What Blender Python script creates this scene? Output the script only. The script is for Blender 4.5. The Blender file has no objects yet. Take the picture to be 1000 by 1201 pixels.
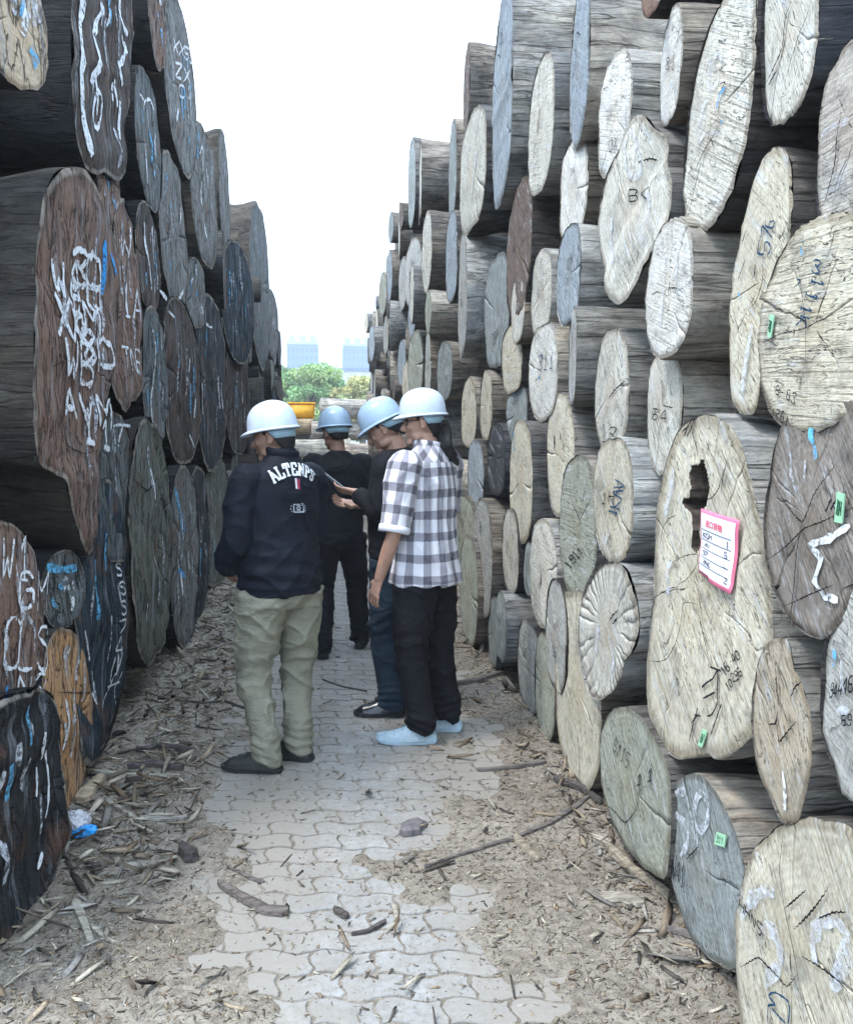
import bpy, bmesh, math, random
import numpy as np
from mathutils import Vector, Matrix, Euler
from mathutils.bvhtree import BVHTree

R = math.radians
scene = bpy.context.scene
COL = scene.collection

# ------------------------------------------------------------------ camera, light, exposure
CAM_LOC = Vector((0.0, 0.0, 1.57))
cam_d = bpy.data.cameras.new("camera")
cam = bpy.data.objects.new("camera", cam_d)
COL.objects.link(cam)
cam.location = CAM_LOC
cam.rotation_euler = (R(90 - 4.77), 0, R(-6.56))
cam_d.sensor_fit = 'HORIZONTAL'
cam_d.sensor_width = 36.0
cam_d.lens = 36.0
cam_d.clip_start = 0.05
cam_d.clip_end = 3000
scene.camera = cam

SUN_EL, SUN_AZ = 62.0, 248.0          # azimuth clockwise from +Y: high, behind the camera, a little to the left
world = bpy.data.worlds.new("World")
scene.world = world
world.use_nodes = True
wn, wl = world.node_tree.nodes, world.node_tree.links
bg = wn["Background"]
sky = wn.new("ShaderNodeTexSky")
sky.sky_type = 'NISHITA'
sky.sun_disc = False
sky.sun_elevation = R(SUN_EL)
sky.sun_rotation = R(SUN_AZ)
sky.air_density = 1.0
sky.dust_density = 4.0
sky.ozone_density = 1.0
ov = wn.new("ShaderNodeMix"); ov.data_type = 'RGBA'          # thin even overcast over the blue
ov.inputs[0].default_value = 0.75
ov.inputs[7].default_value = (9.7, 12.0, 14.8, 1)
wl.new(sky.outputs[0], ov.inputs[6])
wl.new(ov.outputs[2], bg.inputs[0])
bg.inputs[1].default_value = 0.13
sun_d = bpy.data.lights.new("sun", 'SUN')
sun_d.energy = 1.4
sun_d.angle = R(14)
sun_d.color = (1.0, 0.96, 0.9)
sun = bpy.data.objects.new("sun", sun_d)
COL.objects.link(sun)
sv = Vector((math.sin(R(SUN_AZ)) * math.cos(R(SUN_EL)), math.cos(R(SUN_AZ)) * math.cos(R(SUN_EL)), math.sin(R(SUN_EL))))
sun.rotation_euler = sv.to_track_quat('Z', 'Y').to_euler()
sun.location = (0, 0, 30)
scene.view_settings.view_transform = 'Standard'
scene.view_settings.look = 'None'
scene.view_settings.gamma = 1
scene.view_settings.use_curve_mapping = False
scene.view_settings.exposure = 1.5
scene.cycles.diffuse_bounces = 2

# ------------------------------------------------------------------ helpers
CR = cam.rotation_euler.to_matrix()
def ray(x, y):
    """direction seen at photo pixel (1000 x 1201 frame)"""
    return CR @ Vector(((x - 500) / 1000, -(y - 600.5) / 1000, -1))
def ground_pt(x, y, z=0.0):
    d = ray(x, y)
    return CAM_LOC + d * ((z - CAM_LOC.z) / d.z)
def depth_pt(x, y, Y):
    d = ray(x, y)
    return CAM_LOC + d * (Y / d.y)

def _h(i, j, k, seed):
    with np.errstate(over='ignore'):
        n = (i.astype(np.int64) * 374761393 + j.astype(np.int64) * 668265263 + k.astype(np.int64) * 1442695041 + seed * 974634777)
        n = (n ^ (n >> 13)) * 1274126177
        n = n & 0x7fffffff
        n = (n ^ (n >> 16)) * 2246822519
        n = n & 0x7fffffff
    return (n % 65536) / 32767.5 - 1.0
def vn(x, y, z=0.0, seed=0):
    x = np.asarray(x, float); y = np.asarray(y, float); z = np.asarray(z, float) + 0 * x
    i, j, k = np.floor(x), np.floor(y), np.floor(z)
    f, g, h = x - i, y - j, z - k
    f = f * f * (3 - 2 * f); g = g * g * (3 - 2 * g); h = h * h * (3 - 2 * h)
    i, j, k = i.astype(np.int64), j.astype(np.int64), k.astype(np.int64)
    def c(a, b, d): return _h(i + a, j + b, k + d, seed)
    x00 = c(0,0,0) * (1 - f) + c(1,0,0) * f; x10 = c(0,1,0) * (1 - f) + c(1,1,0) * f
    x01 = c(0,0,1) * (1 - f) + c(1,0,1) * f; x11 = c(0,1,1) * (1 - f) + c(1,1,1) * f
    y0 = x00 * (1 - g) + x10 * g; y1 = x01 * (1 - g) + x11 * g
    return y0 * (1 - h) + y1 * h
def fbm(x, y, z=0.0, seed=0, o=4):
    s = 0; a = 1; t = 0
    for q in range(o):
        s = s + a * vn(np.asarray(x) * 2 ** q, np.asarray(y) * 2 ** q, np.asarray(z) * 2 ** q, seed + q * 17)
        t += a; a *= 0.5
    return s / t
def sstep(a, b, x):
    t = np.clip((x - a) / (b - a), 0, 1)
    return t * t * (3 - 2 * t)

def link(o, parent=None):
    COL.objects.link(o)
    if parent: o.parent = parent
    return o
def tag(o, label=None, cat=None, group=None, kind=None):
    if label: o["label"] = label
    if cat: o["category"] = cat
    if group: o["group"] = group
    if kind: o["kind"] = kind
    return o
def empty(name, loc=(0, 0, 0), rot=(0, 0, 0)):
    o = bpy.data.objects.new(name, None)
    o.empty_display_size = 0.1
    o.location = loc; o.rotation_euler = rot
    return link(o)
def mesh(name, verts, faces, mat=None, parent=None, smooth=True):
    me = bpy.data.meshes.new(name)
    me.from_pydata([tuple(v) for v in verts], [], [tuple(f) for f in faces])
    me.validate(); me.update()
    if smooth: me.shade_smooth()
    if mat: me.materials.append(mat)
    return link(bpy.data.objects.new(name, me), parent)
def from_bm(name, bm, mat=None, parent=None, smooth=False):
    me = bpy.data.meshes.new(name)
    bm.to_mesh(me); bm.free()
    if smooth: me.shade_smooth()
    if mat: me.materials.append(mat)
    return link(bpy.data.objects.new(name, me), parent)
def np_mesh(name, V, F, mat=None, parent=None, smooth=False, col=None):
    """V (n,3) array, F (m,k) array of equal-sized faces"""
    me = bpy.data.meshes.new(name)
    V = np.asarray(V, np.float32); F = np.asarray(F, np.int32)
    k = F.shape[1]
    me.vertices.add(len(V)); me.vertices.foreach_set("co", V.ravel())
    me.loops.add(F.size); me.loops.foreach_set("vertex_index", F.ravel())
    me.polygons.add(len(F))
    me.polygons.foreach_set("loop_start", np.arange(0, F.size, k, dtype=np.int32))
    me.polygons.foreach_set("loop_total", np.full(len(F), k, dtype=np.int32))
    me.update(calc_edges=True)
    me.validate()
    if smooth: me.shade_smooth()
    if col is not None:
        a = me.color_attributes.new("tone", 'FLOAT_COLOR', 'POINT')
        c = np.ones((len(V), 4), np.float32); c[:, :3] = col
        a.data.foreach_set("color", c.ravel())
    if mat: me.materials.append(mat)
    return link(bpy.data.objects.new(name, me), parent)
def add_box(bm, sx, sy, sz, loc=(0, 0, 0), rot=None, bevel=0):
    r = bmesh.ops.create_cube(bm, size=1)
    M = Matrix.Translation(Vector(loc)) @ (rot.to_4x4() if rot is not None else Matrix()) @ Matrix.Diagonal((sx, sy, sz, 1))
    bmesh.ops.transform(bm, matrix=M, verts=r['verts'])
    if bevel:
        es = list({e for v in r['verts'] for e in v.link_edges})
        bmesh.ops.bevel(bm, geom=es, offset=bevel, segments=2, affect='EDGES')
def tube(pts, rad, n=12, caps=True, squash=None):
    """tube rings along a polyline; returns verts, faces"""
    pts = [Vector(p) for p in pts]
    if not hasattr(rad, '__len__'): rad = [rad] * len(pts)
    V, F = [], []
    up = Vector((0, 0, 1))
    for i, p in enumerate(pts):
        t = (pts[min(i + 1, len(pts) - 1)] - pts[max(i - 1, 0)]).normalized()
        if i == 0:
            ref = up if abs(t.z) < 0.9 else Vector((0, 1, 0))
            a = t.cross(ref).normalized()
        else:
            a = (a - t * a.dot(t)).normalized()
        b = t.cross(a)
        r = rad[i]
        ra, rb = (r if hasattr(r, '__len__') else (r, r))
        for q in range(n):
            w = 2 * math.pi * q / n
            V.append(p + a * ra * math.cos(w) + b * rb * math.sin(w))
    for i in range(len(pts) - 1):
        for q in range(n):
            F.append((i * n + q, i * n + (q + 1) % n, (i + 1) * n + (q + 1) % n, (i + 1) * n + q))
    if caps:
        F.append(tuple(reversed(range(n)))); F.append(tuple(range((len(pts) - 1) * n, len(pts) * n)))
    return V, F

# ------------------------------------------------------------------ materials
class NT:
    def __init__(s, name, rough=0.8, spec=0.3):
        s.m = bpy.data.materials.new(name); s.m.use_nodes = True
        s.n = s.m.node_tree.nodes; s.l = s.m.node_tree.links
        s.b = s.n["Principled BSDF"]
        s.b.inputs["Roughness"].default_value = rough
        s.b.inputs["Specular IOR Level"].default_value = spec
    def new(s, t, **kw):
        n = s.n.new(t)
        for k, v in kw.items():
            if k.startswith('i_'):
                key = k[2:]
                n.inputs[int(key) if key.isdigit() else key].default_value = v
            else: setattr(n, k, v)
        return n
    def k(s, a, b): s.l.new(a, b); return b
    def coord(s, which="Object"): return s.new("ShaderNodeTexCoord").outputs[which]
    def mapping(s, vec, scale=(1, 1, 1), loc=(0, 0, 0), rot=(0, 0, 0)):
        n = s.new("ShaderNodeMapping"); s.k(vec, n.inputs[0])
        n.inputs[1].default_value = loc; n.inputs[2].default_value = rot; n.inputs[3].default_value = scale
        return n.outputs[0]
    def noise(s, vec, scale, detail=4, rough=0.55, w=None, dist=0.0):
        n = s.new("ShaderNodeTexNoise")
        if w is not None: n.noise_dimensions = '4D'; s.k(w, n.inputs["W"])
        s.k(vec, n.inputs["Vector"])
        n.inputs["Scale"].default_value = scale; n.inputs["Detail"].default_value = detail
        n.inputs["Roughness"].default_value = rough; n.inputs["Distortion"].default_value = dist
        return n.outputs[0]
    def ramp(s, v, stops, interp='LINEAR'):
        n = s.new("ShaderNodeValToRGB"); s.k(v, n.inputs[0])
        cr = n.color_ramp; cr.interpolation = interp
        while len(cr.elements) < len(stops): cr.elements.new(0.5)
        for e, (p, c) in zip(cr.elements, stops):
            e.position = p; e.color = (c, c, c, 1) if not hasattr(c, '__len__') else (*c, 1)
        return n.outputs[0]
    def math(s, op, a, b=None, c=None):
        n = s.new("ShaderNodeMath"); n.operation = op
        for q, v in enumerate((a, b, c)):
            if v is None: continue
            if isinstance(v, (int, float)): n.inputs[q].default_value = v
            else: s.k(v, n.inputs[q])
        return n.outputs[0]
    def mix(s, f, a, b, mode='MIX'):
        n = s.new("ShaderNodeMix"); n.data_type = 'RGBA'; n.blend_type = mode
        for i, v in ((0, f), (6, a), (7, b)):
            if isinstance(v, (int, float)): n.inputs[i].default_value = v
            elif isinstance(v, tuple): n.inputs[i].default_value = (*v, 1)
            else: s.k(v, n.inputs[i])
        return n.outputs[2]
    def bump(s, h, strength=0.5, dist=0.01, prev=None):
        n = s.new("ShaderNodeBump"); s.k(h, n.inputs["Height"])
        n.inputs["Strength"].default_value = strength; n.inputs["Distance"].default_value = dist
        if prev is not None: s.k(prev, n.inputs["Normal"])
        return n.outputs[0]
    def color(s, c):
        if isinstance(c, tuple): s.b.inputs["Base Color"].default_value = (*c, 1)
        else: s.k(c, s.b.inputs["Base Color"])
    def normal(s, n): s.k(n, s.b.inputs["Normal"])
def plain(name, c, rough=0.7, spec=0.3, nscale=0, namt=0.15, bump=0.0, bscale=60):
    t = NT(name, rough, spec)
    if nscale:
        f = t.noise(t.coord(), nscale, 4)
        f = t.ramp(f, [(0.3, 0.0), (0.7, 1.0)])
        t.color(t.mix(f, tuple(v * (1 - namt) for v in c), tuple(min(1, v * (1 + namt)) for v in c)))
    else: t.color(c)
    if bump: t.normal(t.bump(t.noise(t.coord(), bscale, 3), bump, 0.003))
    return t.m

def make_cut_end(name, dark=False):
    t = NT(name, 0.85, 0.15)
    oi = t.new("ShaderNodeObjectInfo")
    rnd = t.math('MULTIPLY', oi.outputs["Random"], 57.0)
    co = t.coord()
    uv = t.new("ShaderNodeUVMap", uv_map="polar").outputs[0]
    sx = t.new("ShaderNodeSeparateXYZ"); t.k(uv, sx.inputs[0])
    rho = sx.outputs[0]
    base = oi.outputs["Color"]
    big = t.noise(co, 3.5, 3, 0.5, rnd)
    med = t.noise(co, 16, 5, 0.6, rnd)
    wr = t.math('ADD', t.math('MULTIPLY', rho, 26.0), t.math('MULTIPLY', big, 9.0))
    ring = t.math('SINE', t.math('MULTIPLY', wr, 3.0))
    ring = t.math('MULTIPLY_ADD', ring, 0.5, 0.5)
    # saw lines: noise stretched along one in-plane direction
    rot = t.new("ShaderNodeVectorRotate", rotation_type='Z_AXIS'); t.k(co, rot.inputs[0]); t.k(oi.outputs["Random"], rot.inputs["Angle"])
    saw = t.noise(t.mapping(rot.outputs[0], (3, 60, 3), rot=(0, 0, 0.9)), 1.6, 4, 0.65, rnd)
    saw2 = t.noise(t.mapping(rot.outputs[0], (14, 150, 14), rot=(0, 0, 0.75)), 1.0, 3, 0.7, rnd)
    # radial shakes from the polar coordinates
    pol = t.mapping(uv, (1.2, 46, 1))
    rad = t.noise(pol, 1.0, 5, 0.6, rnd, 0.3)
    radm = t.math('MULTIPLY', t.ramp(rad, [(0.30, 1.0), (0.36, 0.0)]), t.ramp(t.noise(co, 5, 2, 0.5, t.math('ADD', rnd, 3.0)), [(0.45, 0.0), (0.6, 1.0)]))
    c = t.mix(t.ramp(big, [(0.35, 0.0), (0.68, 1.0)]), base, t.mix(1.0, base, (1.22, 1.22, 1.2), 'MULTIPLY'))
    c = t.mix(t.math('MULTIPLY', t.ramp(med, [(0.40, 1.0), (0.55, 0.0)]), 0.30), c, t.mix(1.0, c, (0.62, 0.58, 0.54), 'MULTIPLY'))
    c = t.mix(t.math('MULTIPLY', ring, 0.24), c, t.mix(1.0, c, (0.6, 0.52, 0.42), 'MULTIPLY'))
    c = t.mix(t.math('MULTIPLY', t.ramp(saw, [(0.42, 1.0), (0.55, 0.0)]), 0.22), c, t.mix(1.0, c, (0.55, 0.55, 0.58), 'MULTIPLY'))
    fr = t.noise(t.mapping(uv, (3, 190, 1)), 1.0, 3, 0.6, rnd)
    c = t.mix(t.math('MULTIPLY', t.ramp(fr, [(0.38, 1.0), (0.52, 0.0)]), 0.30), c, t.mix(1.0, c, (0.5, 0.47, 0.44), 'MULTIPLY'))
    # heart stain
    hs = t.math('MULTIPLY', t.ramp(t.math('ADD', rho, t.math('MULTIPLY', med, 0.5)), [(0.35, 1.0), (0.75, 0.0)]), 0.35)
    c = t.mix(hs, c, t.mix(1.0, c, (0.86, 0.74, 0.6), 'MULTIPLY'))
    # pale weathered blotches and blue-grey mould
    mo = t.noise(co, 6.5, 5, 0.65, t.math('ADD', rnd, 9.0))
    c = t.mix(t.math('MULTIPLY', t.ramp(mo, [(0.5, 0.0), (0.66, 1.0)]), 0.5), c, t.mix(1.0, c, (1.15, 1.22, 1.3), 'MULTIPLY'))
    gm = t.noise(co, 9, 6, 0.7, t.math('ADD', rnd, 31.0))
    c = t.mix(t.math('MULTIPLY', t.ramp(gm, [(0.53, 0.0), (0.64, 1.0)]), 0.6), c, t.mix(1.0, c, (0.45, 0.48, 0.52), 'MULTIPLY'))
    rimf = t.ramp(t.math('ADD', rho, t.math('MULTIPLY', med, 0.06)), [(0.93, 0.0), (0.985, 1.0)])
    c = t.mix(t.math('MULTIPLY', rimf, 0.8), c, t.mix(1.0, c, (0.5, 0.46, 0.42), 'MULTIPLY'))
    c = t.mix(t.math('MULTIPLY', radm, 0.85), c, (0.035, 0.03, 0.03))
    gr = t.noise(t.mapping(rot.outputs[0], (60, 260, 60), rot=(0, 0, 0.75)), 1.0, 4, 0.75, rnd)
    c = t.mix(t.ramp(gr, [(0.34, 0.5), (0.5, 0.0)]), c, t.mix(1.0, c, (0.32, 0.30, 0.29), 'MULTIPLY'))
    c = t.mix(t.ramp(gr, [(0.54, 0.0), (0.7, 0.6)]), c, t.mix(1.0, c, (1.35, 1.35, 1.33), 'MULTIPLY'))
    if dark:
        cr2 = t.noise(t.mapping(co, (11, 3.0, 11), rot=(0, 0, -.15)), 1.0, 5, 0.6, t.math('ADD', rnd, 5.0), 1.2)
        crk = t.ramp(cr2, [(0.475, 0.0), (0.5, 1.0), (0.525, 0.0)])
        c = t.mix(t.math('MULTIPLY', crk, 0.7), c, (0.012, 0.011, 0.013))
        st = t.noise(t.mapping(co, (16, 2.2, 16), rot=(0, 0, .12)), 1.0, 6, 0.7, rnd, 0.6)
        c = t.mix(t.math('MULTIPLY', t.ramp(st, [(0.53, 0.0), (0.66, 1.0)]), 0.55), c, (0.30, 0.335, 0.37))
        c = t.mix(t.math('MULTIPLY', t.ramp(st, [(0.32, 1.0), (0.42, 0.0)]), 0.7), c, (0.02, 0.02, 0.024))
        rs_ = t.noise(co, 4.5, 5, 0.6, t.math('ADD', rnd, 77.0))
        c = t.mix(t.math('MULTIPLY', t.ramp(rs_, [(0.55, 0.0), (0.66, 1.0)]), 0.5), c, (0.16, 0.085, 0.055))
        lr = t.ramp(rho, [(0.955, 0.0), (0.975, 1.0)])
        c = t.mix(t.math('MULTIPLY', lr, t.ramp(med, [(0.4, 0.2), (0.55, 0.85)])), c, (0.26, 0.235, 0.20))
    else:
        st = t.noise(t.mapping(rot.outputs[0], (5, 22, 5), rot=(0, 0, 1.1)), 1.0, 6, 0.7, t.math('ADD', rnd, 13.0), 0.5)
        c = t.mix(t.math('MULTIPLY', t.ramp(st, [(0.56, 0.0), (0.66, 1.0)]), 0.55), c, (0.50, 0.54, 0.58))
        c = t.mix(t.math('MULTIPLY', t.ramp(st, [(0.30, 1.0), (0.40, 0.0)]), 0.25), c, t.mix(1.0, c, (0.40, 0.37, 0.34), 'MULTIPLY'))
        ck = t.noise(t.mapping(rot.outputs[0], (7, 40, 7), rot=(0, 0, 0.5)), 1.0, 3, 0.55, t.math('ADD', rnd, 21.0), 0.8)
        ckm = t.math('MULTIPLY', t.ramp(ck, [(0.484, 0.0), (0.5, 1.0), (0.516, 0.0)]), t.ramp(big, [(0.42, 0.0), (0.54, 0.95)]))
        sg = t.noise(t.mapping(rot.outputs[0], (2.2, 105, 2.2), rot=(0, 0, 0.35)), 1.0, 2, 0.5, t.math('ADD', rnd, 61.0), 0.15)
        sgm = t.math('MULTIPLY', t.ramp(sg, [(0.36, 1.0), (0.46, 0.0)]), t.ramp(t.noise(co, 3, 2, .5, t.math('ADD', rnd, 15.0)), [(0.44, 0.0), (0.6, 0.75)]))
        c = t.mix(sgm, c, t.mix(1.0, c, (0.62, 0.6, 0.58), 'MULTIPLY'))
        dk = t.noise(co, 13, 6, 0.75, t.math('ADD', rnd, 71.0))
        c = t.mix(t.ramp(dk, [(0.58, 0.0), (0.68, 0.6)]), c, t.mix(1.0, c, (0.33, 0.32, 0.33), 'MULTIPLY'))
        c = t.mix(t.ramp(dk, [(0.30, 0.6), (0.40, 0.0)]), c, (0.60, 0.62, 0.64))
        c = t.mix(ckm, c, (0.035, 0.032, 0.034))
    # small dark chips and worm holes
    vo = t.new("ShaderNodeTexVoronoi", i_Scale=34.0); t.k(t.mapping(co, (1, 0.5, 1), rot=(0, 0, 0.5)), vo.inputs["Vector"])
    hol = t.math('MULTIPLY', t.ramp(vo.outputs["Distance"], [(0.08, 1.0), (0.16, 0.0)]), t.ramp(med, [(0.48, 0.0), (0.58, 1.0)]))
    c = t.mix(t.math('MULTIPLY', hol, 0.8), c, (0.03, 0.026, 0.026))
    t.color(c)
    n1 = t.bump(saw, 0.38, 0.012)
    n2 = t.bump(gr, 0.7, 0.004, t.bump(saw2, 0.45, 0.004, n1))
    n3 = t.bump(t.math('MULTIPLY', radm, -1.0), 0.7, 0.012, n2)
    n4 = t.bump(gm, 0.3, 0.01, n3)
    t.normal(t.bump(t.math('MULTIPLY', crk, -1.0), 0.9, 0.02, n4) if dark else t.bump(t.math('MULTIPLY', t.math('ADD', t.math('MULTIPLY', sgm, 0.5), ckm), -1.0), 0.55, 0.008, n4))
    return t.m
def make_log_side(name):
    t = NT(name, 0.9, 0.12)
    oi = t.new("ShaderNodeObjectInfo")
    rnd = t.math('MULTIPLY', oi.outputs["Random"], 91.0)
    co = t.coord()
    base = oi.outputs["Color"]
    g1 = t.noise(t.mapping(co, (1, 1, 0.22)), 17, 9, 0.74, rnd, 1.2)
    g2 = t.noise(t.mapping(co, (1, 1, 0.07)), 110, 5, 0.7, rnd)
    g3 = t.noise(co, 3.0, 4, 0.6, rnd)
    g4 = t.noise(t.mapping(co, (1, 1, 0.5)), 9, 5, 0.6, rnd)
    c = t.mix(t.ramp(g1, [(0.38, 0.0), (0.6, 1.0)]), t.mix(1.0, base, (0.66, 0.64, 0.63), 'MULTIPLY'), t.mix(1.0, base, (1.12, 1.11, 1.09), 'MULTIPLY'))
    bl = t.noise(t.mapping(co, (1, 1, .6)), 5.5, 6, 0.7, t.math('ADD', rnd, 51.0), .4)
    c = t.mix(t.ramp(bl, [(0.5, 0.0), (0.6, 0.55)]), c, t.mix(1.0, c, (0.42, 0.38, 0.36), 'MULTIPLY'))
    c = t.mix(t.ramp(bl, [(0.34, 0.5), (0.44, 0.0)]), c, t.mix(1.0, c, (1.35, 1.36, 1.38), 'MULTIPLY'))
    c = t.mix(t.ramp(g2, [(0.38, 0.6), (0.5, 0.0)]), c, t.mix(1.0, c, (0.5, 0.48, 0.47), 'MULTIPLY'))
    kn = t.new('ShaderNodeTexVoronoi', i_Scale=2.3); t.k(t.mapping(co, (1, 1, 0.7)), kn.inputs['Vector'])
    c = t.mix(t.ramp(kn.outputs['Distance'], [(0.04, 0.8), (0.13, 0.0)]), c, (0.05, 0.04, 0.035))
    c = t.mix(t.math('MULTIPLY', t.ramp(g3, [(0.45, 0.0), (0.62, 1.0)]), 0.7), c, t.mix(1.0, c, (0.42, 0.46, 0.54), 'MULTIPLY'))
    c = t.mix(t.math('MULTIPLY', t.ramp(g4, [(0.55, 0.0), (0.7, 1.0)]), 0.5), c, t.mix(1.0, c, (1.5, 1.3, 1.05), 'MULTIPLY'))
    cr = t.noise(t.mapping(co, (1, 1, 0.035)), 15, 3, 0.5, t.math('ADD', rnd, 5.0), 0.4)
    crm = t.ramp(cr, [(0.47, 0.0), (0.5, 1.0), (0.53, 0.0)])
    c = t.mix(t.math('MULTIPLY', crm, 0.4), c, (0.03, 0.027, 0.027))
    t.color(c)
    n1 = t.bump(g1, 1.0, 0.035)
    n2 = t.bump(g2, 0.5, 0.006, n1)
    n3 = t.bump(t.math('MULTIPLY', crm, -1.0), 0.8, 0.02, n2)
    t.normal(t.bump(g4, 0.5, 0.03, n3))
    return t.m
def make_chalk(name, c, cover=0.5, soft=0.1):
    """worn paint / chalk: real gaps where it has flaked off"""
    t = NT(name, 0.8, 0.2)
    co = t.coord()
    n = t.noise(co, 42, 5, 0.75)
    n2 = t.noise(t.mapping(co, (1, 3, 1), rot=(0, 0, 0.8)), 14, 4, 0.6)
    v = t.math('ADD', t.math('MULTIPLY', n, 0.6), t.math('MULTIPLY', n2, 0.4))
    t.k(t.ramp(v, [(cover - soft, 1.0), (cover + soft, 0.0)]), t.b.inputs["Alpha"])
    t.color(t.mix(t.math('MULTIPLY', n, 0.5), c, tuple(v * 0.7 for v in c)))
    return t.m

M = {}
M['cut'] = make_cut_end("sawn_wood")
M['cutL'] = make_cut_end("stained_sawn_wood", True)
M['side'] = make_log_side("weathered_log_wood")
M['white'] = make_chalk("white_paint", (0.66, 0.69, 0.72), 0.55, 0.04)
M['check'] = plain('deep_wood_check', (0.018, 0.016, 0.017), .95, .05)
M['white_soft'] = make_chalk("white_chalk", (0.60, 0.64, 0.70), 0.48, 0.10)
M['blue'] = make_chalk("blue_paint", (0.03, 0.27, 0.62), 0.56, 0.06)
M['cyan'] = make_chalk("pale_blue_paint", (0.12, 0.42, 0.68), 0.52, 0.08)
M['black'] = make_chalk("black_marker", (0.012, 0.014, 0.02), 0.66, 0.03)
M['ink'] = make_chalk("dark_blue_crayon", (0.012, 0.05, 0.11), 0.64, 0.03)
M['red'] = make_chalk("red_crayon", (0.35, 0.05, 0.03), 0.5, 0.1)

# ------------------------------------------------------------------ ground, pavers, litter
gm = NT("far_ground", 0.95, 0.1)
f = gm.ramp(gm.noise(gm.coord(), 0.6, 6, 0.6), [(0.35, 0.0), (0.65, 1.0)])
gm.color(gm.mix(f, (0.10, 0.092, 0.08), (0.2, 0.19, 0.17)))
g = mesh("ground", [(-900, -300, -0.09), (900, -300, -0.09), (900, 1500, -0.09), (-900, 1500, -0.09)], [(0, 1, 2, 3)], gm.m)
tag(g, kind="structure")

PX0, PX1 = -0.46, 0.80
def dirt_h(x, y):
    x = np.asarray(x, float); y = np.asarray(y, float)
    e = np.minimum(x - (PX0 + 0.12 * vn(0 * x, y * 1.1, 3, 5)), (PX1 - 0.1 + 0.16 * vn(0 * x, y * 0.9, 7, 9)) - x)   # >0 inside the paved strip
    big = fbm(x * 1.5, y * 1.2, 0, 21, 3)
    band = np.exp(-((y - (2.9 + 0.25 * vn(x * 2, 0 * x, 1, 4))) / 0.26) ** 2) * 1.9 * (0.45 + 0.6 * vn(x * 4, y * 4, 5, 14) + 0.5 * vn(x * 9, y * 9, 5, 15))          # drift of chips across the path
    band = band + np.exp(-(((x - 0.52) / 0.2) ** 2 + ((y - 3.25) / 0.32) ** 2)) * 0.9
    band = band + np.exp(-(((x + 0.28) / 0.22) ** 2 + ((y - 2.35) / 0.16) ** 2)) * 0.5
    far = sstep(4.6, 7.5, y) * 0.55
    m = sstep(0.0, 0.22, -e * 1.5 + big * 0.40 + band * 0.55 + far * 0.5 - 0.06 + 0.52 * fbm(x * 4.5, y * 4, 2, 77, 3) + 0.24 * sstep(3.2, 2.7, y))
    bank = sstep(0.25, 1.3, -e) * 0.05
    fine = fbm(x * 9, y * 9, 0, 31, 3) * 0.006 + vn(x * 33, y * 33, 0, 33) * 0.0018
    low = -0.0048 + 0.0015 * vn(x * 12, y * 12, 0, 40)
    return low * (1 - m) + (0.007 + bank + fine * (1 + 3 * sstep(0.2, .9, -e))) * m, m
xs = np.concatenate([np.linspace(-4.5, -1.6, 30), np.linspace(-1.58, 1.58, 230), np.linspace(1.6, 4.5, 30)])
ys = np.concatenate([np.linspace(0.2, 1.9, 20), np.linspace(1.93, 7.0, 330), np.linspace(7.05, 26, 150)])
GX, GY = np.meshgrid(xs, ys)
H, MASK = dirt_h(GX, GY)
V = np.stack([GX.ravel(), GY.ravel(), H.ravel()], 1)
nx, ny = len(xs), len(ys)
I = np.arange(nx * ny).reshape(ny, nx)
F = np.stack([I[:-1, :-1].ravel(), I[:-1, 1:].ravel(), I[1:, 1:].ravel(), I[1:, :-1].ravel()], 1)
dm = NT("packed_dirt", 0.95, 0.08)
co = dm.coord()
a = dm.noise(co, 1.7, 5, 0.6); b = dm.noise(co, 30, 6, 0.75); c3 = dm.noise(co, 160, 4, 0.7)
c = dm.mix(dm.ramp(a, [(0.35, 0.0), (0.65, 1.0)]), (0.195, 0.168, 0.136), (0.325, 0.293, 0.248))
c = dm.mix(dm.ramp(b, [(0.4, 0.6), (0.56, 0.0)]), c, (0.085, 0.072, 0.06))
c = dm.mix(dm.ramp(c3, [(0.56, 0.0), (0.68, 0.55)]), c, (0.5, 0.45, 0.36))
dm.color(c)
dm.normal(dm.bump(c3, 0.9, 0.004, dm.bump(b, 0.8, 0.012)))
d = np_mesh("dirt_path", V, F, dm.m, smooth=True)
tag(d, kind="structure")

# wavy interlocking pavers
pm = NT("concrete_paver", 0.9, 0.15)
co = pm.coord("Object"); oi = pm.new("ShaderNodeObjectInfo")
gp = pm.new("ShaderNodeNewGeometry").outputs["Position"]
n1 = pm.noise(gp, 3, 5, 0.6); n2 = pm.noise(gp, 42, 6, 0.7); n3 = pm.noise(gp, 230, 3, 0.7)
c = pm.mix(pm.ramp(n1, [(0.35, 0.0), (0.65, 1.0)]), (0.26, 0.265, 0.265), (0.37, 0.375, 0.37))
c = pm.mix(pm.math('MULTIPLY', oi.outputs["Random"], 0.5), c, (0.235, 0.225, 0.21))
c = pm.mix(pm.ramp(n2, [(0.36, 0.6), (0.52, 0.0)]), c, (0.16, 0.145, 0.125))
n4 = pm.noise(gp, 7, 6, 0.7)
c = pm.mix(pm.ramp(n4, [(0.45, 0.0), (0.6, 0.72)]), c, (0.235, 0.225, 0.208))
n5 = pm.noise(gp, 26, 7, 0.8)
c = pm.mix(pm.ramp(n5, [(0.55, 0.0), (0.66, 0.6)]), c, (0.13, 0.12, 0.105))
c = pm.mix(pm.ramp(n3, [(0.3, 0.5), (0.42, 0.0)]), c, (0.12, 0.11, 0.10))
sp = pm.new("ShaderNodeSeparateXYZ"); pm.k(gp, sp.inputs[0])
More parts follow.
